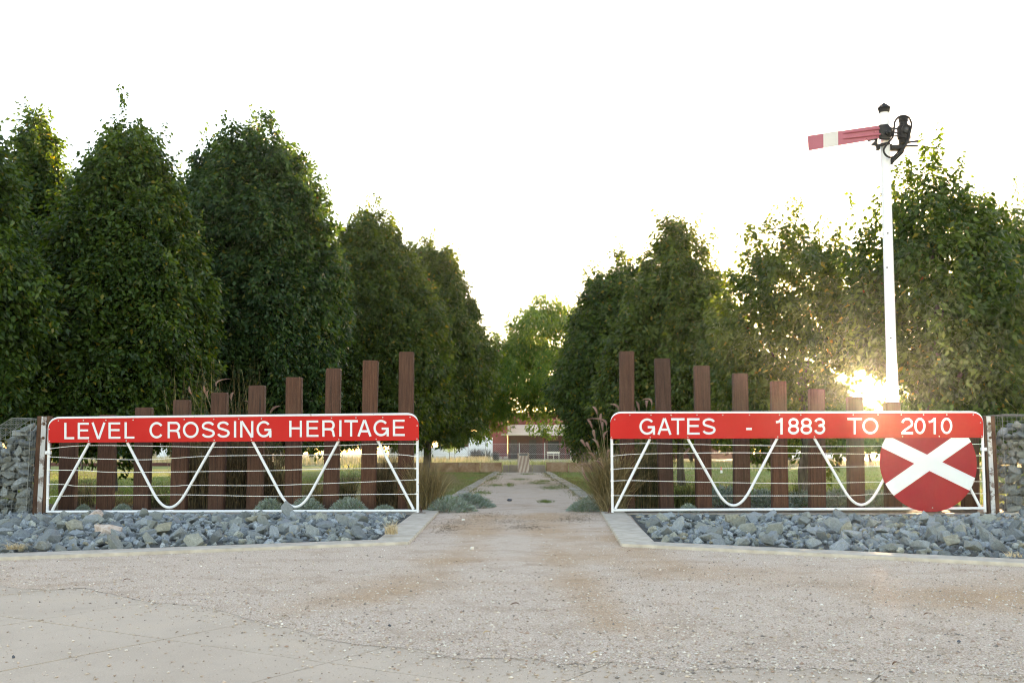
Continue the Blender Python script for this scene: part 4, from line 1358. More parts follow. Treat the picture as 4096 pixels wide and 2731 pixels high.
def make_tree(name, loc, H, zb, R, label, cat='tree', group=None, seed=0, pal=PEAR, per_m2=270, leafL=0.105, trunk_r=0.11, kind='pear', limbs=9, spires=3, rot=0.0, lob=0.5, mat='leaf', shape=1.0, gap=None, off=0.0, fork=None):
    rng = np.random.default_rng(seed)
    root = thing(name, loc, label, cat, group)
    if kind == 'pear':
        lobes = pear_lobes(rng, H, zb, R, spires, lob, shape, 0.4 if per_m2 > 280 else 0.2)
        shoots = []
        for (c, r, hh, dn) in lobes:
            u = (c[2] - zb) / (H - zb)
            if u < 0.15 or dn < 1: continue
            for _ in range(3 if u > 0.75 else 1):
                o = unit(np.array([[c[0], c[1], 0.001]]))[0]
                b = np.array(c) + o * r * rng.uniform(0.1, 0.7) + np.array([rng.normal() * 0.1, rng.normal() * 0.1, hh * rng.uniform(0.4, 0.85)])
                shoots.append((b, o * 0.3 + np.array([rng.normal() * 0.15, rng.normal() * 0.15, 1.0]), rng.uniform(0.22, 0.5), int(rng.integers(10, 20))))
        g_ = None
        if gap: g_ = [(np.array((0, 0, EYE)) - np.array(loc), np.array(sight(gx, gy).normalized()), gr) for gx, gy, gr in gap]
        V, T, C = lobes_to_leaves(rng, lobes, per_m2, leafL, pal, shoots=shoots, gap=g_)
    else:
        lobes = []
        for i in range(limbs * 5):
            d = unit(rng.normal(size=(1, 3)))[0]; d[2] = abs(d[2]) * 1.1 - 0.35
            rho = rng.uniform(0.35, 1.0) ** 0.6
            hh = (H - zb) / 2
            lobes.append(((off + d[0] * R * rho, d[1] * R * rho, zb + hh * 0.8 + d[2] * hh * rho), lob * rng.uniform(0.7, 1.3), lob * rng.uniform(0.5, 0.9), rng.uniform(0.5, 1.0)))
        V, T, C = lobes_to_leaves(rng, lobes, per_m2, leafL, pal, 0.45, 12, 0.6, 0.42)
    np_mesh('crown', V, T, M[mat], C, root)
    ORG[root.name] = Vector((0, 0, 0))
    trunk_mesh(rng, H * (0.9 if kind == 'pear' else 0.8), trunk_r, limbs, R, zb if fork is None else fork).build('trunk', M['bark'], root, 60)
    ORG[root.name] = Vector(loc)
    root.rotation_euler = (0, 0, rot)
    return root


def hgt(py, Y): return at(CX, py, Y).z


GL_, GR_ = 'ornamental pears left of the path', 'ornamental pears right of the path'
T = {}
# holes cut in the two sparse crowns toward the camera, standing in for sun bloom
GAPS = [(3478, 1560, 0.45), (3375, 1505, 0.15), (3440, 1490, 0.13)]
T['a'] = make_tree('pear_tree', (-9.75, 17.0, 0), hgt(390, 17), 1.6, 1.75, 'big green pear tree cut off by the left edge of the photo', group=GL_, seed=11, per_m2=300, pal=PEAR, leafL=0.118, lob=0.55)
T['b'] = make_tree('pear_tree', (-10.65, 21.8, 0), hgt(470, 21.8), 2.6, 1.45, 'slender pear tree behind the leftmost one, above the left rock cage', group=GL_, seed=12, per_m2=290, pal=PEAR, leafL=0.118)
T['c'] = make_tree('pear_tree', (-7.92, 19.9, 0), hgt(425, 19.9), 1.2, 1.9, 'tall dense pear tree with a sunlit yellowish tip above the words LEVEL CROSSING', group=GL_, seed=13, per_m2=350, pal=PEAR, trunk_r=0.105, spires=4, shape=1.05, leafL=0.118, lob=0.55)
T['d'] = make_tree('pear_tree', (-6.5, 24.4, 0), hgt(490, 24.4), 1.3, 2.15, 'broad blue green pear tree with several blunt leaders above CROSSING', group=GL_, seed=14, per_m2=350, pal=PEAR_BLUE, spires=9, shape=2.2, leafL=0.124, lob=0.6)
T['e'] = make_tree('pear_tree', (-4.35, 30.2, 0), hgt(805, 30.2), 1.4, 2.4, 'pear tree rising behind the word HERITAGE, beside the blue green one', group=GL_, seed=15, per_m2=320, pal=PEAR_OLIVE, shape=1.15, leafL=0.124, lob=0.6)
T['f'] = make_tree('pear_tree', (-2.9, 34.0, 0), hgt(940, 34.0), 1.75, 2.15, 'pear tree overhanging the left edge of the path, nearest the stone wall', group=GL_, seed=16, per_m2=310, pal=PEAR_OLIVE, trunk_r=0.115, shape=1.4, leafL=0.124, lob=0.6)
T['g'] = make_tree('pear_tree', (-3.45, 41.5, 0), hgt(1180, 41.5), 1.75, 2.3, 'lower pear tree peeping out behind the one that overhangs the path', group=GL_, seed=17, per_m2=280, pal=PEAR_OLIVE, trunk_r=0.11, shape=1.6, leafL=0.13, lob=0.6)
T['h'] = make_tree('pear_tree', (2.98, 27.0, 0), hgt(990, 27.0), 1.2, 1.85, 'dark pear tree leaning over the right edge of the path', group=GR_, seed=21, per_m2=300, pal=PEAR, shape=1.3, leafL=0.118)
T['i'] = make_tree('pear_tree', (4.05, 24.0, 0), hgt(872, 24.0), 1.2, 1.9, 'pear tree with a pointed top above the word GATES', group=GR_, seed=22, per_m2=185, pal=PEAR_OLIVE, trunk_r=0.09, leafL=0.118)
T['j'] = make_tree('pear_tree', (5.65, 19.4, 0), hgt(835, 19.4), 1.05, 1.8, 'thin leaved pear tree with sky showing through above 1883', group=GR_, seed=23, per_m2=98, pal=PEAR_OLIVE, trunk_r=0.105, shape=1.5, spires=4, leafL=0.118, gap=GAPS)
T['k'] = make_tree('pear_tree', (6.85, 15.9, 0), hgt(585, 15.9), 1.1, 1.52, 'tall pear tree behind the white signal pole and the red disc', group=GR_, seed=24, per_m2=112, pal=PEAR, shape=1.4, spires=4, leafL=0.112, gap=GAPS)
T['l'] = make_tree('pear_tree', (9.9, 19.0, 0), hgt(750, 19.0), 1.2, 1.9, 'pear tree cut off by the right edge of the photo', group=GR_, seed=25, per_m2=150, pal=PEAR, shape=1.3, leafL=0.118)
# the looser, sunlit tree beyond the wall
EL = make_tree('elm_tree', (3.1, 44.0, 0), hgt(1000, 44), -0.9, 4.2, 'loose bright green tree with sunlit hanging sprays, beyond the stone wall', group=None, seed=31, pal=ELM, per_m2=135, leafL=0.17, trunk_r=0.24, kind='elm', limbs=25, lob=0.75, mat='elm_leaf', off=-1.05, fork=2.6)

# background trees: two more crowns, copied
B0 = make_tree('shade_tree', (-17.5, 36, 0), 3.9, 0.5, 2.9, 'low bushy olive tree behind the left rock cage', group='trees beyond the lawns', seed=41, pal=BACK, per_m2=125, leafL=0.17, trunk_r=0.13, kind='elm', limbs=8, lob=0.8, mat='elm_leaf')
B1 = make_tree('gum_tree', (-14.3, 45, 0), 12.6, 3.0, 3.2, 'tall pale green gum tree showing between two pears above CROSSING', group='trees beyond the lawns', seed=42, pal=ELM, per_m2=60, leafL=0.2, trunk_r=0.22, kind='elm', limbs=12, lob=1.1, mat='elm_leaf')
for (px, Y, s, sz, rot, src, lab) in (
        (60, 32, 0.7, 0.75, 3.1, B0, 'low olive bush directly behind the left rock cage'),
        (1340, 100, 1.5, 1.2, 1.0, B0, 'dark bushy tree behind the wire fence, seen under HERITAGE'),
        (1250, 92, 1.2, 1.1, 2.2, B0, 'bushy tree beside the grey shed, seen under HERITAGE'),
        (1470, 96, 1.6, 1.3, 3.3, B0, 'dark tree beyond the wire fence behind the second tallest left post'),
        (560, 97, 1.3, 1.3, 0.4, B0, 'dark tree behind the green cloth fence'),
        (250, 105, 1.7, 1.5, 5.0, B0, 'large dark tree behind the far left of the green cloth fence'),
        (3340, 56, 0.85, 1.0, 1.4, B0, 'spreading forked tree on the far right lawn, seen before the second white loop'),
        (2935, 56, 0.95, 1.1, 4.4, B0, 'thick trunked tree on the right lawn behind the orange tipped cone'),
        (2760, 62, 1.0, 0.95, 2.9, B0, 'low dark tree behind the third timber post right of the drive'),
        (2630, 66, 1.1, 1.0, 0.2, B0, 'low dark tree far behind the pink plumed grass'),
        (3150, 105, 1.5, 1.1, 5.5, B0, 'far tree above the old bogie'),
        (3690, 75, 1.0, 0.75, 0.9, B0, 'small far tree hidden mostly behind the red disc'),
        (4080, 40, 0.85, 0.85, 2.0, B0, 'yellow green bush behind the right rock cage'),
        (4250, 55, 1.2, 1.1, 3.0, B0, 'bushy tree beyond the right rock cage'),
        (2520, 82, 1.3, 1.9, 1.1, B0, 'far rounded tree added as a sun screen behind the pink plumed grass'), (2800, 85, 1.4, 1.9, 2.1, B0, 'far rounded tree added as a sun screen behind the post above S of GATES'),  # these far trees are added, most stretched tall, to block low sun beams
        (3050, 80, 1.3, 1.9, 3.7, B0, 'far rounded tree added as a sun screen above the bogie'), (3250, 78, 1.15, 1.45, 0.7, B0, 'far rounded tree added as a sun screen behind the pale far house'),
        (3800, 70, 1.1, 1.35, 4.2, B0, 'far tree added as a sun screen right of the glaring sun'), (3860, 66, 1.2, 1.4, 5.2, B0, 'far tree added as a sun screen behind the upper right of the disc'),
        (3470, 74, 0.9, 0.82, 1.9, B0, 'far bushy tree added low beneath the glaring sun')):
    x = (px - CX) / F * Y
    copy_tree(src, (x, Y, 0), rot, (s, s, sz), lab)
# young thin trees on the lawns
YT = make_tree('young_tree', ((337 - CX) / F * 44.5, 44.5, 0), 3.1, 1.1, 0.9, 'young tree with a thin sunlit trunk near the far left timber post', group='young trees on the lawns', seed=51, pal=ELM, per_m2=90, leafL=0.13, trunk_r=0.055, kind='elm', limbs=4, lob=0.5, mat='elm_leaf')
for px, Y, s, lab in ((380, 41.4, 0.95, 'second young thin tree, right beside the first sunlit one'), (3019, 46, 1.0, 'young grey stemmed tree in front of the old bogie'),
                      (3212, 44.5, 0.9, 'young forked tree just right of a thick near trunk, below 1883'), (1800, 66, 0.62, 'leafy sapling in front of the white tin fence')):
    copy_tree(YT, ((px - CX) / F * Y, Y, 0), RND.uniform(0, 6), (s * 0.8, s * 0.8, s), lab)

# ------------------------------------------------------------------ grasses and low plants
def tussock_arrays(rng, n, h, spread, width, pal, lean=0.5, base_r=0.12, seg=5):
    a = rng.uniform(0, 2 * math.pi, n); hh = h * rng.uniform(0.45, 1.05, n)
    br = base_r * np.sqrt(rng.uniform(0, 1, n)); ba = rng.uniform(0, 6.28, n)
    b = np.stack([br * np.cos(ba), br * np.sin(ba), np.zeros(n)], 1)
    out = np.stack([np.cos(a), np.sin(a)], 1); sp = spread * rng.uniform(0.1, 1.0, n) ** 1.2
    curl = rng.uniform(0.2, 1.0, n) * lean
    side = np.stack([-np.sin(a), np.cos(a), np.zeros(n)], 1)
    yaw = rng.normal(size=n) * 0.8
    side = unit(side * np.cos(yaw)[:, None] + np.stack([np.cos(a), np.sin(a), np.zeros(n)], 1) * np.sin(yaw)[:, None])
    V = np.zeros((n, seg + 1, 2, 3))
    for k in range(seg + 1):
        t = k / seg
        p = b.copy()
        p[:, :2] += out * (sp * (0.35 * t + 0.65 * t ** 2.2))[:, None]
        p[:, 2] += hh * (t - curl * 0.55 * t ** 3)
        w_ = width * rng.uniform(0.9, 1.1, n) * (1 - 0.85 * t ** 1.6)
        V[:, k, 0] = p + side * w_[:, None] / 2; V[:, k, 1] = p - side * w_[:, None] / 2
    V = V.reshape(-1, 3); m = (seg + 1) * 2
    q = []
    for k in range(seg):
        q.append(np.arange(n)[:, None] * m + np.array([[2 * k, 2 * k + 1, 2 * k + 3, 2 * k + 2]]))
    t = rng.uniform(0, 1, (n, 1)); C = pal[0] * (1 - t) + pal[1] * t
    u = rng.uniform(0, 1, n); C[u < 0.2] = pal[2]
    return V, np.concatenate(q), np.repeat(C, m, 0)


STRAW = np.array([(0.10, 0.08, 0.038), (0.22, 0.17, 0.085), (0.34, 0.27, 0.15)])
BROWN = np.array([(0.055, 0.042, 0.026), (0.15, 0.115, 0.065), (0.30, 0.235, 0.14)])
GREENG = np.array([(0.06, 0.085, 0.025), (0.13, 0.15, 0.05), (0.22, 0.2, 0.09)])
DARKG = np.array([(0.045, 0.05, 0.022), (0.10, 0.095, 0.045), (0.2, 0.155, 0.08)])
PALE = np.array([(0.42, 0.34, 0.22), (0.55, 0.46, 0.32), (0.6, 0.52, 0.38)])


def seed_head(rng, bend=0.5, ln=0.16, r=0.019, col=((0.36, 0.24, 0.21), (0.58, 0.45, 0.39))):
    n = 900
    t = rng.uniform(0, 1, n); a = rng.uniform(0, 6.28, n)
    ax = lambda t: np.stack([bend * ln * t ** 2, np.zeros_like(t), ln * (t - 0.35 * bend * t ** 2)], 1)
    P = ax(t); rr = r * np.sin(np.clip(t * 0.9 + 0.1, 0, 1) * math.pi) ** 0.6
    d = np.stack([np.cos(a), np.sin(a), 0.75 + 0 * a], 1); d = unit(d)
    tip = P + d * (rr * rng.uniform(0.8, 1.9, n))[:, None]
    s = np.cross(d, np.array([0, 0, 1.0])); s = unit(s) * 0.0026
    V = np.stack([P + s, P - s, tip], 1).reshape(-1, 3)
    T_ = np.arange(n * 3).reshape(-1, 3)
    u = rng.uniform(0, 1, (n, 1)); C = np.array(col[0]) * (1 - u) + np.array(col[1]) * u
    return V, T_, np.repeat(C, 3, 0)


HEADS = []
for i in range(5):
    V, T_, C = seed_head(np.random.default_rng(70 + i), 0.25 + 0.35 * i, 0.13 + 0.012 * i)
    HEADS.append(np_mesh('seed_head', V, T_, M['fluff'], C, link_it=False))


def grass_clump(name, loc, n, h, spread, pal, label, seed, heads=(), width=0.007, lean=0.5, base_r=0.15, cat='grass', group=None):
    rng = np.random.default_rng(seed)
    root = thing(name, loc, label, cat, group)
    V, Q, C = tussock_arrays(rng, n, h, spread, width, pal, lean, base_r)
    np_mesh('blades', V, Q, M['blade'], C, root)
    for (hx, hz, hy, tilt, yaw, k, s) in heads:
        # a stem rising from the heart of the clump to the head
        tip = Vector((hx, hy, hz)); b = Vector((hx * 0.12, hy * 0.3, 0.05))
        c = b.lerp(tip, 0.62) + Vector((-hx * 0.12, 0, hz * 0.06))
        pts = [b * (1 - u) ** 2 + c * 2 * u * (1 - u) + tip * u * u for u in [j / 7 for j in range(8)]]
        o = bpy.data.objects.new('seed_head', HEADS[k]); COL.objects.link(o); o.parent = root
        d = (pts[-1] - pts[-2]).normalized()
        qd = d.to_track_quat('Z', 'Y')
        o.rotation_mode = 'QUATERNION'; o.rotation_quaternion = qd @ Quaternion((0, 0, 1), yaw)
        o.location = tip; o.scale = (s, s, s)
        mb = MB(); mb.tube([p + Vector(loc) for p in pts], 0.0017, 4)
        mb.build('stem', M['stem'], root)
    return root


M['stem'] = simple('grass_stem', (0.20, 0.15, 0.08), (0.30, 0.24, 0.13), 8.0, 0.7, bmp=0.0)


def PX(px, Y): return (px - CX) / F * Y


def heads_from(pxs, org, Yc):
    out = []
    for i, (x, y) in enumerate(pxs):
        dy = RND.uniform(-0.25, 0.15)
        p = at(x, y, Yc + dy)
        out.append((p.x - org[0], p.z, dy, 0, RND.uniform(-0.8, 0.8) + (math.pi if p.x < org[0] else 0), RND.randrange(5), RND.uniform(1.0, 1.3)))
    return out


GF = 'fountain grass by the gates'
o_ = (PX(2440, 13.75), 13.75, 0)
grass_clump('fountain_grass', o_, 1300, 1.0, 0.72, STRAW, 'fountain grass with pink plumes at the GATES end of the right gate', 61, width=0.008,
            heads=heads_from([(2392, 1655), (2408, 1690), (2415, 1720), (2372, 1710), (2385, 1755), (2400, 1790), (2365, 1800), (2420, 1760), (2345, 1785), (2412, 1850), (2358, 1868), (2375, 1885),
                              (2420, 1880), (2360, 1925), (2430, 1700), (2436, 1830), (2385, 1835)], o_, 13.6), group=GF, base_r=0.2)
o_ = (PX(2580, 14.5), 14.5, 0)
grass_clump('fountain_grass', o_, 1500, 1.12, 0.42, DARKG, 'tall dark fountain grass between the first two posts right of the drive', 62, width=0.008,
            heads=heads_from([(2560, 1640), (2590, 1628), (2610, 1618), (2632, 1615), (2545, 1650), (2740, 1815), (2480, 1640), (2655, 1660)], o_, 14.4), group=GF, base_r=0.3, lean=0.35)
grass_clump('fountain_grass', (PX(2430, 13.15), 13.2, 0), 160, 0.5, 0.75, STRAW, 'flattened straw coloured grass sprawling over the drive edge below the pink plumes', 63, heads=[], lean=1.5, width=0.007, group=GF, base_r=0.1)
grass_clump('fountain_grass', (PX(1700, 13.7), 13.7, 0), 1400, 0.82, 0.46, STRAW, 'tawny grass clump at the drive end of the left gate', 64, width=0.007, group=GF, base_r=0.22, lean=0.6)
grass_clump('fountain_grass', (PX(1560, 14.4), 14.4, 0), 1100, 0.95, 0.4, BROWN, 'brown grass clump between the two tallest left posts', 65, width=0.007, group=GF, base_r=0.22)
o_ = (PX(960, 14.7), 14.7, 0)
grass_clump('fountain_grass', o_, 1700, 1.45, 0.5, BROWN, 'tallest dead grass clump, with plumes behind the OSS of CROSSING', 66, width=0.008,
            heads=heads_from([(757, 1575), (815, 1575), (823, 1590), (857, 1545), (918, 1600), (1005, 1640), (1075, 1650)], o_, 14.6), group=GF, base_r=0.42, lean=0.25)
grass_clump('fountain_grass', (PX(1090, 14.5), 14.5, 0), 900, 1.1, 0.55, BROWN, 'dead grass clump between the posts above ING and H', 67, width=0.007, group=GF, base_r=0.25)
grass_clump('fountain_grass', (PX(800, 14.5), 14.5, 0), 900, 1.25, 0.35, BROWN, 'dead grass clump between the posts above C and O', 68, width=0.007, group=GF, base_r=0.25)
grass_clump('fountain_grass', (PX(340, 14.6), 14.6, 0), 330, 0.62, 0.4, BROWN, 'twiggy low dead grass between the two leftmost posts', 69, width=0.006, group=GF, base_r=0.2)
grass_clump('fountain_grass', (PX(500, 14.9), 14.9, 0), 250, 0.35, 0.45, STRAW, 'short dry grass between the second and third posts from the left', 70, width=0.006, group=GF, base_r=0.2, lean=1.0)
grass_clump('fountain_grass', (PX(1390, 14.6), 14.6, 0), 420, 0.62, 0.3, DARKG, 'narrow olive grass clump left of the second tallest left post', 71, width=0.006, group=GF, base_r=0.14)
grass_clump('fountain_grass', (PX(1270, 14.9), 14.9, 0), 420, 0.5, 0.4, STRAW, 'loose low grass clump between the posts above H and T', 72, width=0.006, group=GF, base_r=0.2)
grass_clump('fountain_grass', (PX(660, 14.6), 14.6, 0), 260, 0.42, 0.35, DARKG, 'low dark grass between the third and fourth posts from the left', 73, width=0.006, group=GF, base_r=0.2)
grass_clump('fountain_grass', (PX(2735, 14.3), 14.3, 0), 600, 0.5, 0.34, GREENG, 'fresh green grass tussock between the second and third right posts', 74, width=0.007, group=GF, base_r=0.15, lean=0.8)
grass_clump('fountain_grass', (PX(3175, 14.8), 14.8, 0), 90, 0.55, 0.18, GREENG, 'thin weed with a flower stalk below 1883', 75, width=0.006, group=GF, base_r=0.08)
grass_clump('fountain_grass', (PX(3540, 14.8), 14.8, 0), 120, 0.42, 0.3, DARKG, 'dry weed stems left of the red disc', 76, width=0.005, group=GF, base_r=0.1)
rngw = np.random.default_rng(161)
for root in [o for o in bpy.data.objects if o.get('label', '').startswith(('tallest dead grass', 'dead grass clump between the posts above C'))]:
    V, Q, C = tussock_arrays(rngw, 90, 2.15, 0.55, 0.006, STRAW, 0.12, 0.4)
    np_mesh('stem', V, Q, M['blade'], C, root)
# straw in the rock beds
def straw(px, py, n, h, sp, label, seed):
    p = gnd(px, py, 0.05)
    grass_clump('straw_tuft', (p.x, p.y, 0.05), n, h, sp, PALE, label, seed, width=0.005, lean=1.3, base_r=0.06)
straw(1565, 2135, 130, 0.17, 0.16, 'pale straw tuft in the corner of the left rock bed', 81)
straw(60, 2195, 110, 0.08, 0.28, 'flattened straw lying on the rocks at the lower left', 82)
straw(4060, 2225, 40, 0.06, 0.08, 'tiny straw tuft by the right front kerb', 83)

# silver leaved ground cover
def silver_mesh(seed, n, R_, h):
    rng = np.random.default_rng(seed)
    a = rng.uniform(0, 6.28, n); q = np.sqrt(rng.uniform(0, 1, n))
    lump = np.array([1 + 0.25 * noise_at((math.cos(t) * 2, math.sin(t) * 2, seed)) for t in a])
    x, y = R_ * q * np.cos(a) * lump, R_ * q * np.sin(a) * lump
    z = h * (1 - q ** 2.2) * rng.uniform(0.45, 1.0, n)
    P = np.stack([x, y, z], 1)
    A = unit(np.stack([np.cos(a) * (0.25 + q), np.sin(a) * (0.25 + q), 0.75 + 0 * a], 1) + rng.normal(size=(n, 3)) * 0.5)
    W = unit(np.cross(A, rng.normal(size=(n, 3))))
    V, T_ = leaf_arrays(P, A, W, rng.uniform(0.05, 0.095, n), 0.17, 0.05, 0.03)
    t = rng.uniform(0, 1, (n, 1)); C = np.array((0.15, 0.205, 0.17)) * (1 - t) + np.array((0.34, 0.41, 0.365)) * t
    u = rng.uniform(0, 1, n); C[u < 0.12] = (0.12, 0.19, 0.08); C[u > 0.94] = (0.2, 0.15, 0.12)
    return np_mesh('silver_shrub', V, T_, M['silver'], np.repeat(C, 5, 0), link_it=False)


SIL = [silver_mesh(90 + i, 2600, 0.36, 0.24) for i in range(4)]
for i, (px, Y, s, sz, lab) in enumerate((
        (1800, 13.6, 0.88, 0.8, 'round silver green shrub at the left mouth of the path'), (1880, 14.6, 0.85, 0.8, 'small silver shrub just behind the round one at the left of the path'),
        (2385, 14.4, 0.8, 0.75, 'silver shrub beneath the pink plumes at the right mouth of the path'), (2340, 13.7, 0.65, 0.6, 'small low silver shrub under the sprawling straw on the right'),
        (1090, 13.45, 0.55, 0.7, 'silver shrub between the posts above ING and H'), (1235, 13.45, 0.6, 0.75, 'silver shrub left of the post above T'),
        (1400, 13.45, 0.68, 0.75, 'silver shrub between the posts above T and A'), (1545, 13.4, 0.4, 0.4, 'tiny silver sprig by the second tallest left post'),
        (355, 13.5, 0.28, 0.4, 'small silver shrub between the two leftmost posts'), (510, 13.5, 0.32, 0.42, 'small silver shrub between the second and third left posts'),
        (2745, 13.4, 0.35, 0.45, 'tiny silver sprig before the green tussock'), (2890, 14.9, 1.15, 1.15, 'silver shrub between the posts above S and the dash'),
        (3045, 14.6, 1.1, 1.0, 'silver shrub between the posts above the dash and the first 1'), (3200, 14.8, 1.1, 0.9, 'silver shrub between the posts above 1 and 83'),
        (3350, 14.6, 1.15, 1.0, 'silver shrub left of the post beneath the sun'), (3490, 14.8, 1.1, 0.95, 'silver shrub just left of the red disc'))):
    me = SIL[i % 4]
    o = link('silver_shrub', me, loc=(PX(px, Y), Y, 0))
    o.scale = (s, s, sz); o.rotation_euler = (0, 0, RND.uniform(0, 6.28))
    tag(o, lab, 'shrub', 'silver shrubs along the gates')


# lawn blades, far dry grass, path weeds
def field(name, n, xy, h, w, pal, label, seed, tilt=0.4):
    rng = np.random.default_rng(seed)
    P = np.array([xy(rng) for _ in range(n)])
    hh = h * rng.uniform(0.4, 1.1, n); a = rng.uniform(0, 6.28, n)
    W = np.stack([np.cos(a), np.sin(a) * 0.4, np.zeros(n)], 1) * w * rng.uniform(0.6, 1.2, n)[:, None] / 2
    tip = P.copy(); tip[:, 2] += hh; tip[:, :2] += rng.normal(size=(n, 2)) * (hh * tilt)[:, None]
    V = np.stack([P - W, P + W, tip], 1).reshape(-1, 3); T_ = np.arange(n * 3).reshape(-1, 3)
    t = rng.uniform(0, 1, (n, 1)); C = pal[0] * (1 - t) + pal[1] * t
    u = rng.uniform(0, 1, n); C[u < 0.12] = pal[2]
    return tag(np_mesh(name, V, T_, M['blade'], np.repeat(C, 3, 0)), label, 'grass', kind='stuff')


LAWN = np.array([(0.07, 0.125, 0.02), (0.18, 0.27, 0.055), (0.29, 0.26, 0.12)])
def lawn_xy(side):
    def f(rng):
        Y = 15.2 / (1 - rng.uniform(0, 0.68)); x = rng.uniform(0.0, 1.0)
        e = (PL0 + (PL1 - PL0) * (Y - 13.4) / 26.4 - 0.3) if side < 0 else (PR0 + (PR1 - PR0) * (Y - 13.4) / 26.4 + 0.3)
        far = side * (Y * 0.56 + 1)
        if side < 0 and Y < 37: e -= 2.6 + 0.9 * mnoise.noise(Vector((Y * 0.5, 2, 1)))
        return (e + (far - e) * x, Y, 0.0)
    return f
field('grass', 42000, lawn_xy(-1), 0.06, 0.012, LAWN, 'mown green lawn left of the path', 101)
field('grass', 42000, lawn_xy(1), 0.06, 0.012, LAWN, 'mown green lawn right of the path', 102)
DRYG = np.array([(0.28, 0.25, 0.14), (0.47, 0.42, 0.29), (0.16, 0.2, 0.07)])
field('dry_grass', 26000, lambda r: (r.uniform(-46, -1.5), 58 + 22 * r.uniform(0, 1), 0.0), 0.55, 0.05, DRYG, 'tall pale dry grass before the far left fences', 103, 0.15)
field('dry_grass', 12000, lambda r: (r.uniform(-8, 12), 41.5 + 30 * r.uniform(0, 1), 0.0), 0.34, 0.04, np.array([(0.15, 0.19, 0.06), (0.36, 0.38, 0.2), (0.45, 0.42, 0.28)]), 'rough pale green grass behind the stone wall', 104, 0.2)
field('dry_grass', 16000, lambda r: (r.uniform(4, 60), 58 + 25 * r.uniform(0, 1), 0.0), 0.25, 0.05, DRYG, 'dry grass beyond the right lawn', 105, 0.2)


def weed_xy(spots):
    def f(rng):
        c = spots[rng.integers(len(spots))]
        p = gnd(c[0] + rng.normal() * c[2], c[1] + rng.normal() * c[3])
        return (p.x, p.y, 0.004)
    return f
field('weeds', 3600, weed_xy([(2225, 1948, 30, 5), (2205, 1953, 22, 3), (2150, 1933, 25, 2), (1925, 1973, 25, 3), (1890, 1985, 16, 4), (2182, 2008, 14, 2), (2040, 1940, 10, 4), (1985, 1942, 16, 2),
                              (2080, 1918, 20, 2), (2170, 1925, 18, 2), (1965, 1915, 16, 2), (1990, 1898, 18, 1.5), (2110, 1896, 20, 1.5), (2330, 2036, 8, 5)]),
      0.045, 0.010, np.array([(0.06, 0.10, 0.025), (0.13, 0.19, 0.05), (0.22, 0.2, 0.1)]), 'low green weeds growing in the gravel path', 106, 0.6)


def edge_xy(r):
    Y = 13.6 + 26 * r.uniform(0, 1) ** 1.3; t = (Y - 13.4) / 26.4; s = -1 if r.uniform() < 0.5 else 1
    x = (PL0 + (PL1 - PL0) * t if s < 0 else PR0 + (PR1 - PR0) * t) + s * (0.12 + r.normal() * 0.16)
    if mnoise.noise(Vector((s * 3.0, Y * 0.55, 1.0))) < -0.05: x += s * 0.35
    return (x, Y, 0.004)
field('weeds', 9000, edge_xy, 0.065, 0.012, np.array([(0.09, 0.10, 0.035), (0.20, 0.20, 0.08), (0.34, 0.29, 0.17)]), 'ragged grass creeping over the edges of the path', 107, 0.7)


def litter(name, n, spots, label, seed):
    r = np.random.default_rng(seed); P = []
    for _ in range(n):
        c = spots[r.integers(len(spots))]
        p = gnd(c[0] + r.normal() * c[2], min(2700, c[1] + r.normal() * c[3])); P.append((p.x, p.y, 0.006))
    P = np.array(P); a = r.uniform(0, 6.28, n); ln = r.uniform(0.005, 0.02, n)
    A = np.stack([np.cos(a), np.sin(a), r.normal(size=n) * 0.2], 1); W = np.stack([-np.sin(a), np.cos(a), r.normal(size=n) * 0.3], 1)
    V, T_ = leaf_arrays(P, unit(A), unit(W), ln, 0.42, 0.0, 0.15)
    t = r.uniform(0, 1, (n, 1)); C = np.array((0.08, 0.06, 0.045)) * (1 - t) + np.array((0.30, 0.22, 0.15)) * t
    tag(np_mesh(name, V, T_, M['pebble'], np.repeat(C, 5, 0)), label, 'litter', kind='stuff')


litter('leaf_litter', 4200, [(1830, 2090, 60, 9), (1790, 2115, 35, 12), (2050, 2085, 70, 7), (2320, 2062, 45, 12), (2290, 2080, 60, 6), (1950, 2060, 80, 8), (2100, 2110, 60, 6), (1960, 1925, 40, 6)],
       'dark crumbled leaves and twigs across the drive between the gates', 301)
litter('leaf_litter', 420, [(2000, 2400, 900, 120), (2600, 2300, 500, 60)], 'scattered leaf crumbs on the gravel forecourt', 302)

field('dry_grass', 14000, lambda r: (PL0 - 0.3 - 3.4 * r.uniform(0, 1), 15.4 / (1 - r.uniform(0, 0.59)), 0.004), 0.05, 0.011, np.array([(0.12, 0.115, 0.045), (0.26, 0.225, 0.11), (0.16, 0.17, 0.05)]),
      'thin brownish grass on the left verge of the path', 108, 0.6)

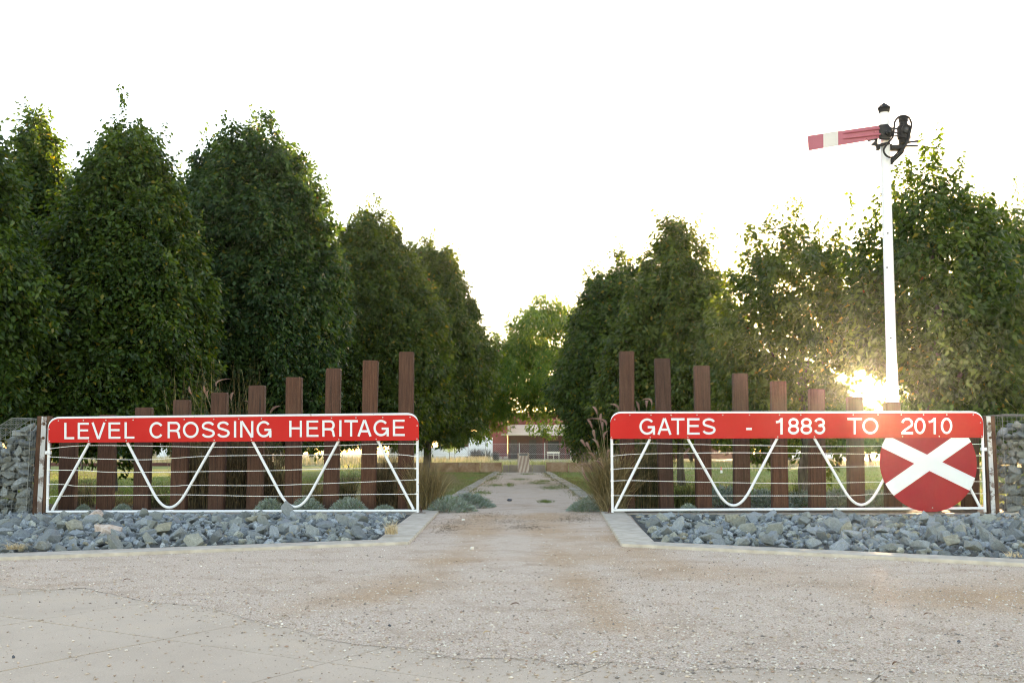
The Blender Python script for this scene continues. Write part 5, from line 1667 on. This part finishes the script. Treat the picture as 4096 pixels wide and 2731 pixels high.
# ------------------------------------------------------------------ far end of the path: walls and plinth
YW = 39.9
def wall_run(pxs, top, base, Y, depth, mat, label, jag=0.02):
    root = thing('stone_wall', (PX(pxs[0], Y), Y, 0), label, 'stone wall')
    zt = at(CX, top, Y).z
    for a, b in zip(pxs[:-1], pxs[1:]):
        x0, x1 = PX(a, Y) + 0.012, PX(b, Y) - 0.012
        bm = bmesh.new(); nx, nz = 8, 4
        mb = MB()
        h = zt + RND.uniform(-0.012, 0.012); y0 = Y + RND.uniform(0, 0.03)
        mb.span((x0, y0, -0.05), (x1, y0 + depth, h))
        o = mb.build('stone_block', mat, root)
        me = o.data; b2 = bmesh.new(); b2.from_mesh(me)
        bmesh.ops.subdivide_edges(b2, edges=b2.edges, cuts=5, use_grid_fill=True)
        for v in b2.verts:
            w_ = v.co + Vector((a, 0, 0))
            v.co += Vector((noise_at(w_ * 3.1), noise_at(w_ * 3.1 + Vector((9, 0, 0))), noise_at(w_ * 3.1 + Vector((0, 9, 0))))) * jag
        b2.to_mesh(me); b2.free()
    bm.free()
    return root


wall_run([1510, 1640, 1735, 1834, 1921, 2008], 1850, 1887, YW, 0.45, M['sandstone'], 'low sandstone block wall left of the plinth at the end of the path', 0.03)
wall_run([2184, 2273, 2362, 2460, 2570, 2660], 1849, 1885, YW, 0.45, M['sandstone'], 'low sandstone block wall right of the plinth at the end of the path', 0.03)
wall_run([2012, 2034, 2082, 2130, 2182], 1859, 1885, YW + 0.5, 0.4, M['pale_stone'], 'paler lower stone wall directly behind the plinth', 0.012)
pl = thing('plinth', (PX(2093, YW - 0.1), YW - 0.1, 0), 'striped sandstone plinth with a dark plaque at the end of the path', 'plinth')
yp = YW - 0.1
mb = MB(); x0, x1, zt = PX(2070.5, yp), PX(2116.7, yp), at(CX, 1811, yp).z
mb.hexa([(x0, yp, -0.05), (x1, yp, -0.05), (x1, yp + 0.42, -0.05), (x0, yp + 0.42, -0.05), (x0, yp, zt - 0.09), (x1, yp, zt - 0.09), (x1, yp + 0.42, zt), (x0, yp + 0.42, zt)])
mb.build('block', M['plinth'], pl, bevel=0.008)
mb = MB()
a, b = Vector((0, yp, zt - 0.09)), Vector((0, yp + 0.42, zt))
mb.span((x0 + 0.012, yp - 0.012, zt - 0.115), (x1 - 0.012, yp - 0.002, zt - 0.012))
mb.build('cap', M['pale_stone'], pl, bevel=0.004)
mb = MB(); mb.span((x0 + 0.07, yp - 0.02, zt - 0.095), (x1 - 0.07, yp - 0.013, zt - 0.035))
mb.build('plaque', M['plaque'], pl)

# ------------------------------------------------------------------ far fences, buildings and odds and ends
def wire_fence(label, pxs, Y, top_px, rails, netting=True):
    root = thing('wire_fence', (PX(pxs[0], Y), Y, 0), label, 'fence')
    zt = at(CX, top_px, Y).z
    for p in pxs:
        mb = MB(); mb.tube([(PX(p, Y), Y, -0.1), (PX(p, Y), Y, zt + 0.05)], 0.03, 8)
        mb.build('fence_post', M['steel'], root, 40)
    mb = MB(); xa, xb = PX(pxs[0], Y), PX(pxs[-1], Y)
    for z in rails: mb.tube([(xa, Y - 0.03, zt * z), (xb, Y - 0.03, zt * z)], 0.012, 5)
    if netting:
        d = 0.14; n = int((xb - xa + zt) / d)
        for i in range(n):
            for s in (1, -1):
                a0 = xa + i * d - (zt if s > 0 else 0); a1 = a0 + zt
                lo, hi = max(a0, xa), min(a1, xb)
                if hi <= lo: continue
                if s > 0: mb.tube([(lo, Y - 0.03, lo - a0), (hi, Y - 0.03, hi - a0)], 0.004, 3, caps=False)
                else: mb.tube([(lo, Y - 0.026, zt - (lo - a0)), (hi, Y - 0.026, zt - (hi - a0))], 0.004, 3, caps=False)
    mb.build('netting', M['steel'], root)
    return root


wire_fence('wire mesh fence behind the plinth and the stone walls', [1560, 1690, 1820, 1943, 2077, 2178, 2281.5, 2385, 2500], 68, 1774, (0.5, 1.0))
wire_fence('wire mesh fence in front of the dark trees, seen under HERITAGE', [1130, 1210, 1300, 1400, 1500], 84, 1760, (1.0,))
g = thing('fence_gate', (PX(2077, 67.5), 67.5, 0), 'steel gate braces leaning in the wire fence behind the plinth', 'fence brace')
mb = MB()
mb.tube([(PX(2080, 67.5), 67.5, at(0, 1782, 67.5).z), (PX(2102, 67.5), 67.5, at(0, 1806, 67.5).z)], 0.02, 6)
mb.build('upper_brace', M['rust'], g)
mb = MB(); mb.tube([(PX(2117, 67.5), 67.5, at(0, 1832, 67.5).z), (PX(2134, 67.5), 67.5, 0.02)], 0.02, 6)
mb.build('lower_brace', M['rust'], g)

# green cloth fence and low edging on the left
Y = 78
r = thing('cloth_fence', (PX(350, Y), Y, 0), 'green shade cloth fence on the far left beyond the dry grass', 'fence')
mb = MB(); mb.span((PX(120, Y), Y, 0.05), (PX(560, Y), Y + 0.03, at(0, 1768, Y).z)); mb.build('shade_cloth', M['shade'], r)
for p in (120, 210, 320, 440, 560):
    mb = MB(); mb.tube([(PX(p, Y), Y - 0.05, -0.1), (PX(p, Y), Y - 0.05, at(0, 1764, Y).z)], 0.035, 8); mb.build('fence_post', M['steel'], r, 40)
Y = 57
mb = MB()
xa = PX(150, Y)
while xa < PX(700, Y):
    xb = xa + RND.uniform(1.9, 2.4); mb.span((xa, Y, -0.05), (xb - 0.02, Y + 0.2, 0.19 + RND.uniform(-.01, .01))); xa = xb
tag(mb.build('garden_edging', M['brick_shade_edging'], bevel=0.01), 'long low brown edging at the far side of the left lawn', 'edging')

# cream shed behind the left gate
Y = 90
r = thing('shed', (PX(860, Y), Y, 0), 'long cream tin shed with a pale roller door, seen under LEVEL CROSSING', 'shed')
x0, x1, zt = PX(596, Y), PX(1135, Y), 2.6
mb = MB(); mb.span((x0, Y, -0.05), (x1, Y + 7, zt)); mb.build('wall', M['tin_grey'], r)
mb = MB(); mb.prism([(x0 - 0.25, Y - 0.3, zt + 0.01), (x1 + 0.25, Y - 0.3, zt + 0.01), (x1 + 0.25, Y + 3.5, zt + 1.1), (x0 - 0.25, Y + 3.5, zt + 1.1)], (0, 0, 0.06))
mb.prism([(x0 - 0.25, Y + 3.51, zt + 1.1), (x1 + 0.25, Y + 3.51, zt + 1.1), (x1 + 0.25, Y + 7.3, zt + 0.01), (x0 - 0.25, Y + 7.3, zt + 0.01)], (0, 0, 0.06))
mb.build('roof', M['tin_grey'], r)
mb = MB(); mb.span((PX(636, Y), Y - 0.05, 0), (PX(676, Y), Y - 0.005, 2.1)); mb.build('door', M['tin_white'], r)
mb = MB(); mb.span((PX(600, Y), Y - 0.04, 0), (PX(634, Y), Y - 0.004, 2.4)); mb.build('side_panel', M['tin_cream'], r)

# slatted bench on the left lawn
Y = 55
b = thing('park_bench', (PX(1115, Y), Y, 0), 'small red brown slatted bench on the far left lawn', 'bench')
xa, xb = PX(1085, Y), PX(1150, Y); zt = 0.72
for k in range(5):
    mb = MB(); z = 0.40 + 0.075 * k; mb.span((xa, Y + 0.02 * k, z), (xb, Y + 0.02 * k + 0.03, z + 0.055)); mb.build('back_slat', M['bench_red'], b)
for k in range(3):
    mb = MB(); mb.span((xa, Y - 0.42 + 0.13 * k, 0.36), (xb, Y - 0.42 + 0.13 * k + 0.10, 0.39)); mb.build('seat_slat', M['bench_red'], b)
for x in (xa + 0.1, xb - 0.14):
    mb = MB(); mb.span((x, Y - 0.40, -0.02), (x + 0.06, Y - 0.34, 0.355)); mb.span((x, Y + 0.10, -0.02), (x + 0.06, Y + 0.15, 0.70)); mb.build('leg', M['black'], b)

# garden tap stake on the left lawn
Y = 43
r = thing('garden_tap', (PX(1398, Y), Y, 0), 'little dark standpipe tap on the left lawn, seen under HERITAGE', 'tap')
mb = MB(); mb.tube([(PX(1400, Y), Y, -0.02), (PX(1399, Y), Y, 0.2), (PX(1394, Y), Y, 0.27)], 0.014, 8); mb.build('pipe', M['black'], r)
mb = MB(); mb.prism([(PX(1394, Y), Y, 0.25), (PX(1401, Y), Y, 0.20), (PX(1403, Y), Y, 0.235), (PX(1396, Y), Y, 0.28)], (0, 0.04, 0)); mb.build('tap_head', M['steel'], r)

# white tin fence beside the station building
Y = 98
r = thing('tin_fence', (PX(1850, Y), Y, 0), 'white corrugated fence stepping up to the red building', 'fence')
mb = MB(); mb.span((PX(1560, Y), Y, 0), (PX(1874, Y), Y + 0.05, at(0, 1787, Y).z)); mb.build('low_panel', M['tin_white'], r)
mb = MB(); mb.span((PX(1875, Y), Y - 0.1, 0), (PX(1901, Y), Y - 0.05, at(0, 1749, Y).z)); mb.span((PX(1901.5, Y), Y - 0.1, 0), (PX(1971, Y), Y - 0.05, at(0, 1750, Y).z)); mb.build('tall_panel', M['tin_white'], r)
dk = thing('dead_shrub', (PX(1910, 93), 93, 0), 'dark dead shrub against the white corrugated fence', 'shrub')
for nm, px, s, n in (('stems', 1905, 1.25, 700), ('twigs', 1945, 1.3, 260)):
    V, Q, C = tussock_arrays(np.random.default_rng(int(px)), n, s, 0.9, 0.03, np.array([(0.02, 0.02, 0.02), (0.06, 0.055, 0.05), (0.1, 0.09, 0.08)]), 0.3, 0.45)
    V = V + np.array((PX(px, 93) - PX(1910, 93), 0, 0)); np_mesh(nm, V, Q, M['blade'], C, dk)
for px, s, lab in ((1983, 0.95, 'small dark dead shrub at the foot of the red wall'), (1868, 0.45, 'tiny dark dead shrub at the low white fence')):
    o = thing('dead_shrub', (PX(px, 93), 93, 0), lab, 'shrub')
    V, Q, C = tussock_arrays(np.random.default_rng(int(px)), 420, 1.0 * s, 0.55 * s, 0.03, np.array([(0.02, 0.02, 0.02), (0.06, 0.055, 0.05), (0.1, 0.09, 0.08)]), 0.3, 0.3 * s)
    np_mesh('stems', V, Q, M['blade'], C, o)

# the red station building
Y = 116
r = thing('station_building', (PX(1990, Y), Y, 0), 'red brick building with a cream verandah roof behind the plinth', 'building')
W_ = lambda px, py, y=Y: at(px, py, y)
x0, x1 = PX(1760, Y), PX(2010, Y); zt = at(0, 1640, Y).z
mb = MB(); mb.span((PX(1912, Y), Y, 0), (PX(2030, Y), Y + 8, at(0, 1600, Y).z)); mb.build('main_wall', M['brick'], r)
mb = MB(); mb.span((PX(1750, Y), Y + 1.5, 0), (PX(1911, Y), Y + 8, at(0, 1725, Y + 1.5).z)); mb.build('wing_wall', M['brick'], r)
mb = MB(); mb.span((PX(1905, Y), Y - 0.08, 0), (PX(2033, Y), Y - 0.01, at(0, 1824, Y).z)); mb.build('base_course', M['pale_stone'], r)
mb = MB(); mb.span((PX(2031, Y), Y + 8.2, 0), (PX(2420, Y), Y + 12, at(0, 1648, Y + 8).z)); mb.build('rear_wall', M['brick'], r)
mb = MB(); mb.span((PX(2031, Y), Y + 3.8, 0), (PX(2960, Y), Y + 8, at(0, 1712, Y + 2.6).z)); mb.build('verandah_wall', M['brick_shade_edging'], r)
mb = MB()
za, zb_ = at(0, 1704, Y).z, at(0, 1742, Y).z
mb.prism([(PX(2004, Y), Y - 0.6, zb_), (PX(2960, Y), Y - 0.6, zb_), (PX(2960, Y), Y + 3.75, za + 0.2), (PX(2004, Y), Y + 3.75, za + 0.2)], (0, 0, 0.07))
mb.build('verandah_roof', M['tin_cream'], r)
mb = MB()
zr = at(0, 1600, Y).z + 0.02; xm = (PX(1912, Y) + PX(2030, Y)) / 2
for s in (-1, 1):
    xe = xm + s * (PX(2030, Y) - PX(1912, Y)) * 0.62
    mb.prism([(xe, Y - 0.4, zr), (xm + s * 0.01, Y - 0.4, zr + 1.9), (xm + s * 0.01, Y + 8.4, zr + 1.9), (xe, Y + 8.4, zr)], (0, 0, 0.09))
mb.build('roof', M['tin_white'], r)
mb = MB(); mb.prism([(PX(1912, Y), Y + 0.02, zr - 0.01), (PX(2030, Y), Y + 0.02, zr - 0.01), (xm, Y + 0.02, zr + 1.8)], (0, 0.2, 0)); mb.build('gable', M['brick'], r)
mb = MB(); mb.tube([(PX(1941.5, Y), Y - 0.1, at(0, 1750, Y).z), (PX(1941.5, Y), Y - 0.1, at(0, 1690, Y).z)], 0.06, 8); mb.build('downpipe', M['bench_paint'], r)
mb = MB(); mb.prism([W_(1937, 1725, Y - 0.5), W_(1956, 1725, Y - 0.5), W_(1960, 1713, Y - 0.02), W_(1943, 1713, Y - 0.02)], (0, 0, 0.03)); mb.build('awning', M['tin_white'], r)
mb = MB(); mb.span((PX(1866, Y), Y + 1.44, at(0, 1772, Y).z), (PX(1876, Y), Y + 1.49, at(0, 1757, Y).z)); mb.build('window', M['glass_dark'], r)
for pa, pc in ((2043, 2068), (2118, 2148)):
    mb = MB(); mb.span((PX(pa, Y), Y + 3.74, 0), (PX(pc, Y), Y + 3.79, at(0, 1756, Y).z)); mb.build('door', M['dark_wood'], r)
for pa, pc in ((2196, 2240), (2330, 2370), (2650, 2690), (2890, 2912)):
    mb = MB(); mb.span((PX(pa, Y), Y + 3.74, 0.75), (PX(pc, Y), Y + 3.79, 2.1)); mb.build('window', M['glass_dark'], r)
for p in (2012, 2172, 2260, 2400, 2540, 2680, 2820, 2955):
    mb = MB(); mb.span((PX(p, Y) - 0.06, Y - 0.3, 0), (PX(p, Y) + 0.06, Y - 0.18, zb_ + 0.05)); mb.build('verandah_post', M['brick'], r)
Y = 112
b = thing('verandah_bench', (PX(2212, Y), Y, 0), 'cream bench in front of the red verandah', 'bench')
xa, xb = PX(2187, Y), PX(2238, Y)
mb = MB(); mb.span((xa, Y + 0.3, 0.6), (xb, Y + 0.34, 0.85)); mb.build('backrest', M['bench_paint'], b)
mb = MB(); mb.span((xa, Y - 0.2, 0.42), (xb, Y + 0.28, 0.47)); mb.build('seat', M['bench_paint'], b)
for x in (xa + 0.08, (xa + xb) / 2, xb - 0.12):
    mb = MB(); mb.span((x, Y - 0.15, 0), (x + 0.06, Y - 0.09, 0.415)); mb.span((x, Y + 0.35, 0), (x + 0.06, Y + 0.41, 0.8)); mb.build('leg', M['bench_paint'], b)

# traffic cone, bollards, old bogie and far building on the right
c = gnd(2885, 1891)
r = thing('traffic_cone', (c.x, c.y, 0), 'small white cone with an orange tip on the right lawn', 'cone')
mb = MB(); mb.lathe((c.x, c.y, 0), [(0.055, 0.0), (0.052, 0.02), (0.040, 0.11)], 16); mb.build('base', M['cone_white'], r, 40)
mb = MB(); mb.lathe((c.x, c.y, 0), [(0.0395, 0.1105), (0.026, 0.225), (0.018, 0.232)], 16); mb.build('tip', M['orange'], r, 40)
Y = 60
o = MB(); o.tube([(PX(3231, Y), Y, -0.1), (PX(3231, Y), Y, at(0, 1828, Y).z)], [0.17, 0.16], 12)
tag(o.build('bollard', M['rust'], None, 40), 'short rusty brown bollard beyond the right lawn, seen below 1883', 'bollard')
for px, lab in ((3197, 'thin dark stake beside the forked young tree'), (3205, 'second thin dark stake nearest the forked young tree')):
    o = MB(); o.tube([(PX(px, 42), 42, -0.05), (PX(px, 42), 42, 0.62)], 0.022, 6); tag(o.build('tree_stake', M['bark'], None, 40), lab, 'stake', 'stakes by the young tree')
Y = 62
r = thing('wagon_bogie', (PX(3045, Y), Y, 0), 'dark rusty old railway bogie at the edge of the right lawn', 'bogie')
xa, xb = PX(2996, Y), PX(3092, Y)
mb = MB(); mb.span((xa, Y, 0.40), (xb, Y + 0.12, 0.58)); mb.span((xa, Y + 1.4, 0.40), (xb, Y + 1.52, 0.58)); mb.span((xa + 0.55, Y + 0.13, 0.42), (xb - 0.55, Y + 1.39, 0.6)); mb.build('side_frame', M['rust'], r)
for k, x in enumerate((xa + 0.3, xb - 0.3)):
    mb = MB(); mb.lathe((x, Y - 0.02, 0.33), [(0.33, 0.0), (0.33, 0.10), (0.28, 0.10), (0.1, 0.09)], 20, 'Y'); mb.lathe((x, Y + 1.45, 0.33), [(0.33, 0.0), (0.33, 0.10), (0.28, 0.1)], 20, 'Y')
    mb.tube([(x, Y, 0.33), (x, Y + 1.45, 0.33)], 0.07, 8); mb.build('wheelset', M['rust'], r, 40)
mb = MB()
for k in range(9):
    x = xa + 0.1 + k * (xb - xa - 0.2) / 8; mb.tube([(x, Y - 0.04, 0.58), (x + RND.uniform(-.15, .15), Y + 0.02, RND.uniform(0.75, 1.05))], 0.035, 6)
mb.tube([(xa, Y, 0.86), (xb, Y, 0.92)], 0.04, 6); mb.build('brake_rigging', M['rust'], r)
Y = 130
r = thing('far_house', (PX(3215, Y), Y, 0), 'pale house with a grey roof far beyond the right lawn', 'house')
mb = MB(); mb.span((PX(3165, Y), Y, 0), (PX(3380, Y), Y + 7, 2.6)); mb.build('wall', M['tin_white'], r)
mb = MB(); x0, x1 = PX(3155, Y), PX(3390, Y)
mb.prism([(x0, Y - 0.4, 2.6), (x1, Y - 0.4, 2.6), (x1 - 1.5, Y + 3.5, 4.0), (x0 + 1.5, Y + 3.5, 4.0)], (0, 0, 0.08)); mb.prism([(x0 + 1.5, Y + 3.51, 4.0), (x1 - 1.5, Y + 3.51, 4.0), (x1, Y + 7.4, 2.6), (x0, Y + 7.4, 2.6)], (0, 0, 0.08))
mb.build('roof', M['tin_grey'], r)
for pa in (3190, 3250, 3310):
    mb = MB(); mb.span((PX(pa, Y), Y - 0.06, 0.9), (PX(pa + 22, Y), Y - 0.01, 2.0)); mb.build('window', M['glass_dark'], r)

# ------------------------------------------------------------------ loose gravel, pebbles and dead leaves
rng = np.random.default_rng(200)
n = 85000
yy = 1000 * 0 + rng.uniform(2040, 2760, n); xx = rng.uniform(-60, 4156, n)
pts = []
gate_l, gate_r = [(p.x, p.y) for p in (LF, KL1, KL2)], [(p.x, p.y) for p in (RF, KR1, KR2)]
pl_ = [(LF.x, LF.y), (KL1.x, KL1.y), (KL2.x, KL2.y), (KL2.x, 14.0), (LF.x, 14.0)]
pr_ = [(RF.x, RF.y), (KR1.x, KR1.y), (KR2.x, KR2.y), (KR2.x, 14.0), (RF.x, 14.0)]
ex = np.array([e.x for e in edge]); eY = np.array([e.y for e in edge])
order = np.argsort(ex)
for x, y in zip(xx, yy):
    p = gnd(x, y)
    if p.y < 13.4 and (inside(pl_, p.x, p.y) or inside(pr_, p.x, p.y)): continue
    lim = np.interp(p.x, ex[order], eY[order])
    if p.y < lim and rng.uniform() > 0.06 + 0.94 * math.exp(-(lim - p.y) / 0.16): continue
    pts.append((p.x, p.y, 0.0))
P = np.array(pts); n = len(P)
s = 0.0026 + 0.0075 * rng.uniform(0, 1, n) ** 6.0
P[:, 2] = 0.0016 + s * 0.25
octa = np.array([(1, 0, 0), (0, 1, 0), (-1, 0, 0), (0, -1, 0), (0, 0, 1), (0, 0, -1)], float)
a = rng.uniform(0, 6.28, n); ca, sa = np.cos(a), np.sin(a)
O = octa[None] * (1 + 0.35 * rng.normal(size=(n, 6, 1)).clip(-1, 1)) * np.stack([s, s * rng.uniform(0.5, 1, n), s * rng.uniform(0.35, 0.7, n)], 1)[:, None, :]
V = np.stack([O[:, :, 0] * ca[:, None] - O[:, :, 1] * sa[:, None], O[:, :, 0] * sa[:, None] + O[:, :, 1] * ca[:, None], O[:, :, 2]], 2) + P[:, None, :]
fc = np.array([(0, 1, 4), (1, 2, 4), (2, 3, 4), (3, 0, 4), (1, 0, 5), (2, 1, 5), (3, 2, 5), (0, 3, 5)])
Tt = (np.arange(n)[:, None, None] * 6 + fc[None]).reshape(-1, 3)
palette = np.array([(0.60, 0.53, 0.46), (0.48, 0.39, 0.32), (0.38, 0.30, 0.24), (0.70, 0.66, 0.60), (0.40, 0.28, 0.22), (0.22, 0.19, 0.17), (0.55, 0.45, 0.36)])
C = palette[rng.choice(len(palette), n, p=[0.25, 0.30, 0.20, 0.03, 0.08, 0.05, 0.09])] * rng.uniform(0.85, 1.1, (n, 1))
tag(np_mesh('gravel', V.reshape(-1, 3), Tt, M['pebble'], np.repeat(C, 6, 0)), 'pale loose gravel strewn over the forecourt', 'gravel', kind='stuff')


def stray(px, py, s, mat, label, name='stone', mesh=None, cat='stone'):
    p = gnd(px, py)
    me = (mesh or ROCKS[RND.randrange(len(ROCKS))]).copy(); me.materials.clear(); me.materials.append(mat)
    o = link(name, me, loc=(p.x, p.y, 0.004 + s * 0.15)); o.scale = (s, s, s); o.rotation_euler = (0, 0, RND.uniform(0, 6.28))
    tag(o, label, cat)


M['dark_stone'] = simple('dark_stone', (0.05, 0.055, 0.065), (0.09, 0.10, 0.12), 30.0, 0.8, bmp=0.4)
M['pale_pebble'] = simple('pale_pebble', (0.60, 0.57, 0.52), (0.75, 0.72, 0.68), 30.0, 0.8, bmp=0.4)
stray(2040, 2004, 0.13, M['dark_stone'], 'flat dark grey stone lying mid path between the gates')
stray(53, 2632, 0.022, M['dark_stone'], 'single dark pebble on the concrete at the lower left')
stray(118, 2230, 0.06, M['dark_stone'], 'dark chip of stone below the front kerb at far left')
stray(1852, 2082, 0.05, M['pale_pebble'], 'white pebble on the drive near the left kerb return')
stray(1888, 2197, 0.05, M['pale_pebble'], 'white pebble in the middle of the drive mouth')
stray(1651, 2153, 0.055, M['dead_leaf'], 'small rust brown stone by the left kerb corner')
stray(1558, 2507, 0.025, M['dark_stone'], 'dark bluish pebble on the gravel left of centre')
stray(3836, 2572, 0.028, M['dark_stone'], 'dark bluish pebble on the gravel at lower right')


def leaf_obj(px, py, ln, mat, label):
    p = gnd(px, py)
    mb = MB(); a = RND.uniform(-0.5, 0.5); d = Vector((math.cos(a), math.sin(a), 0)); n_ = Vector((-d.y, d.x, 0)); k = 6
    up, dn, mid = [], [], []
    for i in range(k + 1):
        t = i / k; w_ = ln * 0.17 * math.sin(math.pi * min(1, t * 1.02) ** 0.8); z = 0.012 + ln * 0.16 * math.sin(t * 3.0) + 0.004 * t
        c = Vector((p.x, p.y, 0)) + d * ln * (t - 0.5)
        mid.append(c + Vector((0, 0, z))); up.append(c + n_ * w_ + Vector((0, 0, z + w_ * 0.5))); dn.append(c - n_ * w_ + Vector((0, 0, z + w_ * 0.5)))
    vs_ = mid + up + dn; m = k + 1; fs = []
    for i in range(k): fs += [(i, i + 1, m + i + 1, m + i), (i + 1, i, 2 * m + i, 2 * m + i + 1)]
    mb.add(vs_, fs)
    tag(mb.build('fallen_leaf', mat), label, 'leaf', 'dead leaves on the gravel')


for px, py, ln, m_, lab in ((507, 2330, 0.055, 'dead_leaf', 'curled dark red leaf on the left gravel'), (2060, 2430, 0.06, 'dead_leaf', 'dark crumpled leaf on the gravel at centre'),
                            (2518, 2213, 0.05, 'dead_leaf', 'dark pointed leaf by the right kerb corner'), (1948, 2543, 0.04, 'tan_leaf', 'tan leaf on the gravel just below the dark crumpled one'),
                            (2382, 2627, 0.042, 'tan_leaf', 'tan leaf at the lower centre of the gravel'), (3585, 2670, 0.042, 'dead_leaf', 'red brown leaf at the lower right of the gravel'),
                            (3995, 2401, 0.045, 'tan_leaf', 'yellowish leaf near the right edge of the gravel'), (2865, 2448, 0.042, 'tan_leaf', 'thin tan leaf right of centre on the gravel'),
                            (3712, 2470, 0.05, 'dead_leaf', 'narrow grey brown leaf on the right gravel'), (1362, 2293, 0.04, 'dead_leaf', 'tiny brown leaf below the left kerb'),
                            (2192, 1973 - 30, 0.09, 'dead_leaf', 'brown leaf beside the green weeds on the path'), (2280, 1966, 0.1, 'dead_leaf', 'brown leaf by the right edge of the path')):
    leaf_obj(px, py, ln, M[m_], lab)

# ------------------------------------------------------------------ thin volume added to imitate lens glow round the sun
mh = bpy.data.materials.new('glow_haze'); mh.use_nodes = True
hn = mh.node_tree; hn.nodes.remove(hn.nodes['Principled BSDF'])
pv = hn.nodes.new('ShaderNodeVolumePrincipled'); pv.inputs['Density'].default_value = 0.00017
pv.inputs['Color'].default_value = (1.0, 0.98, 0.95, 1); pv.inputs['Anisotropy'].default_value = 0.90
hn.links.new(pv.outputs[0], hn.nodes['Material Output'].inputs['Volume'])
mb = MB(); mb.span((-340, -35, -1.0), (340, 430, 14.5))
tag(mb.build('glow_haze', mh), 'faint volume added as a glow round the low sun', 'glow_haze', kind='stuff')
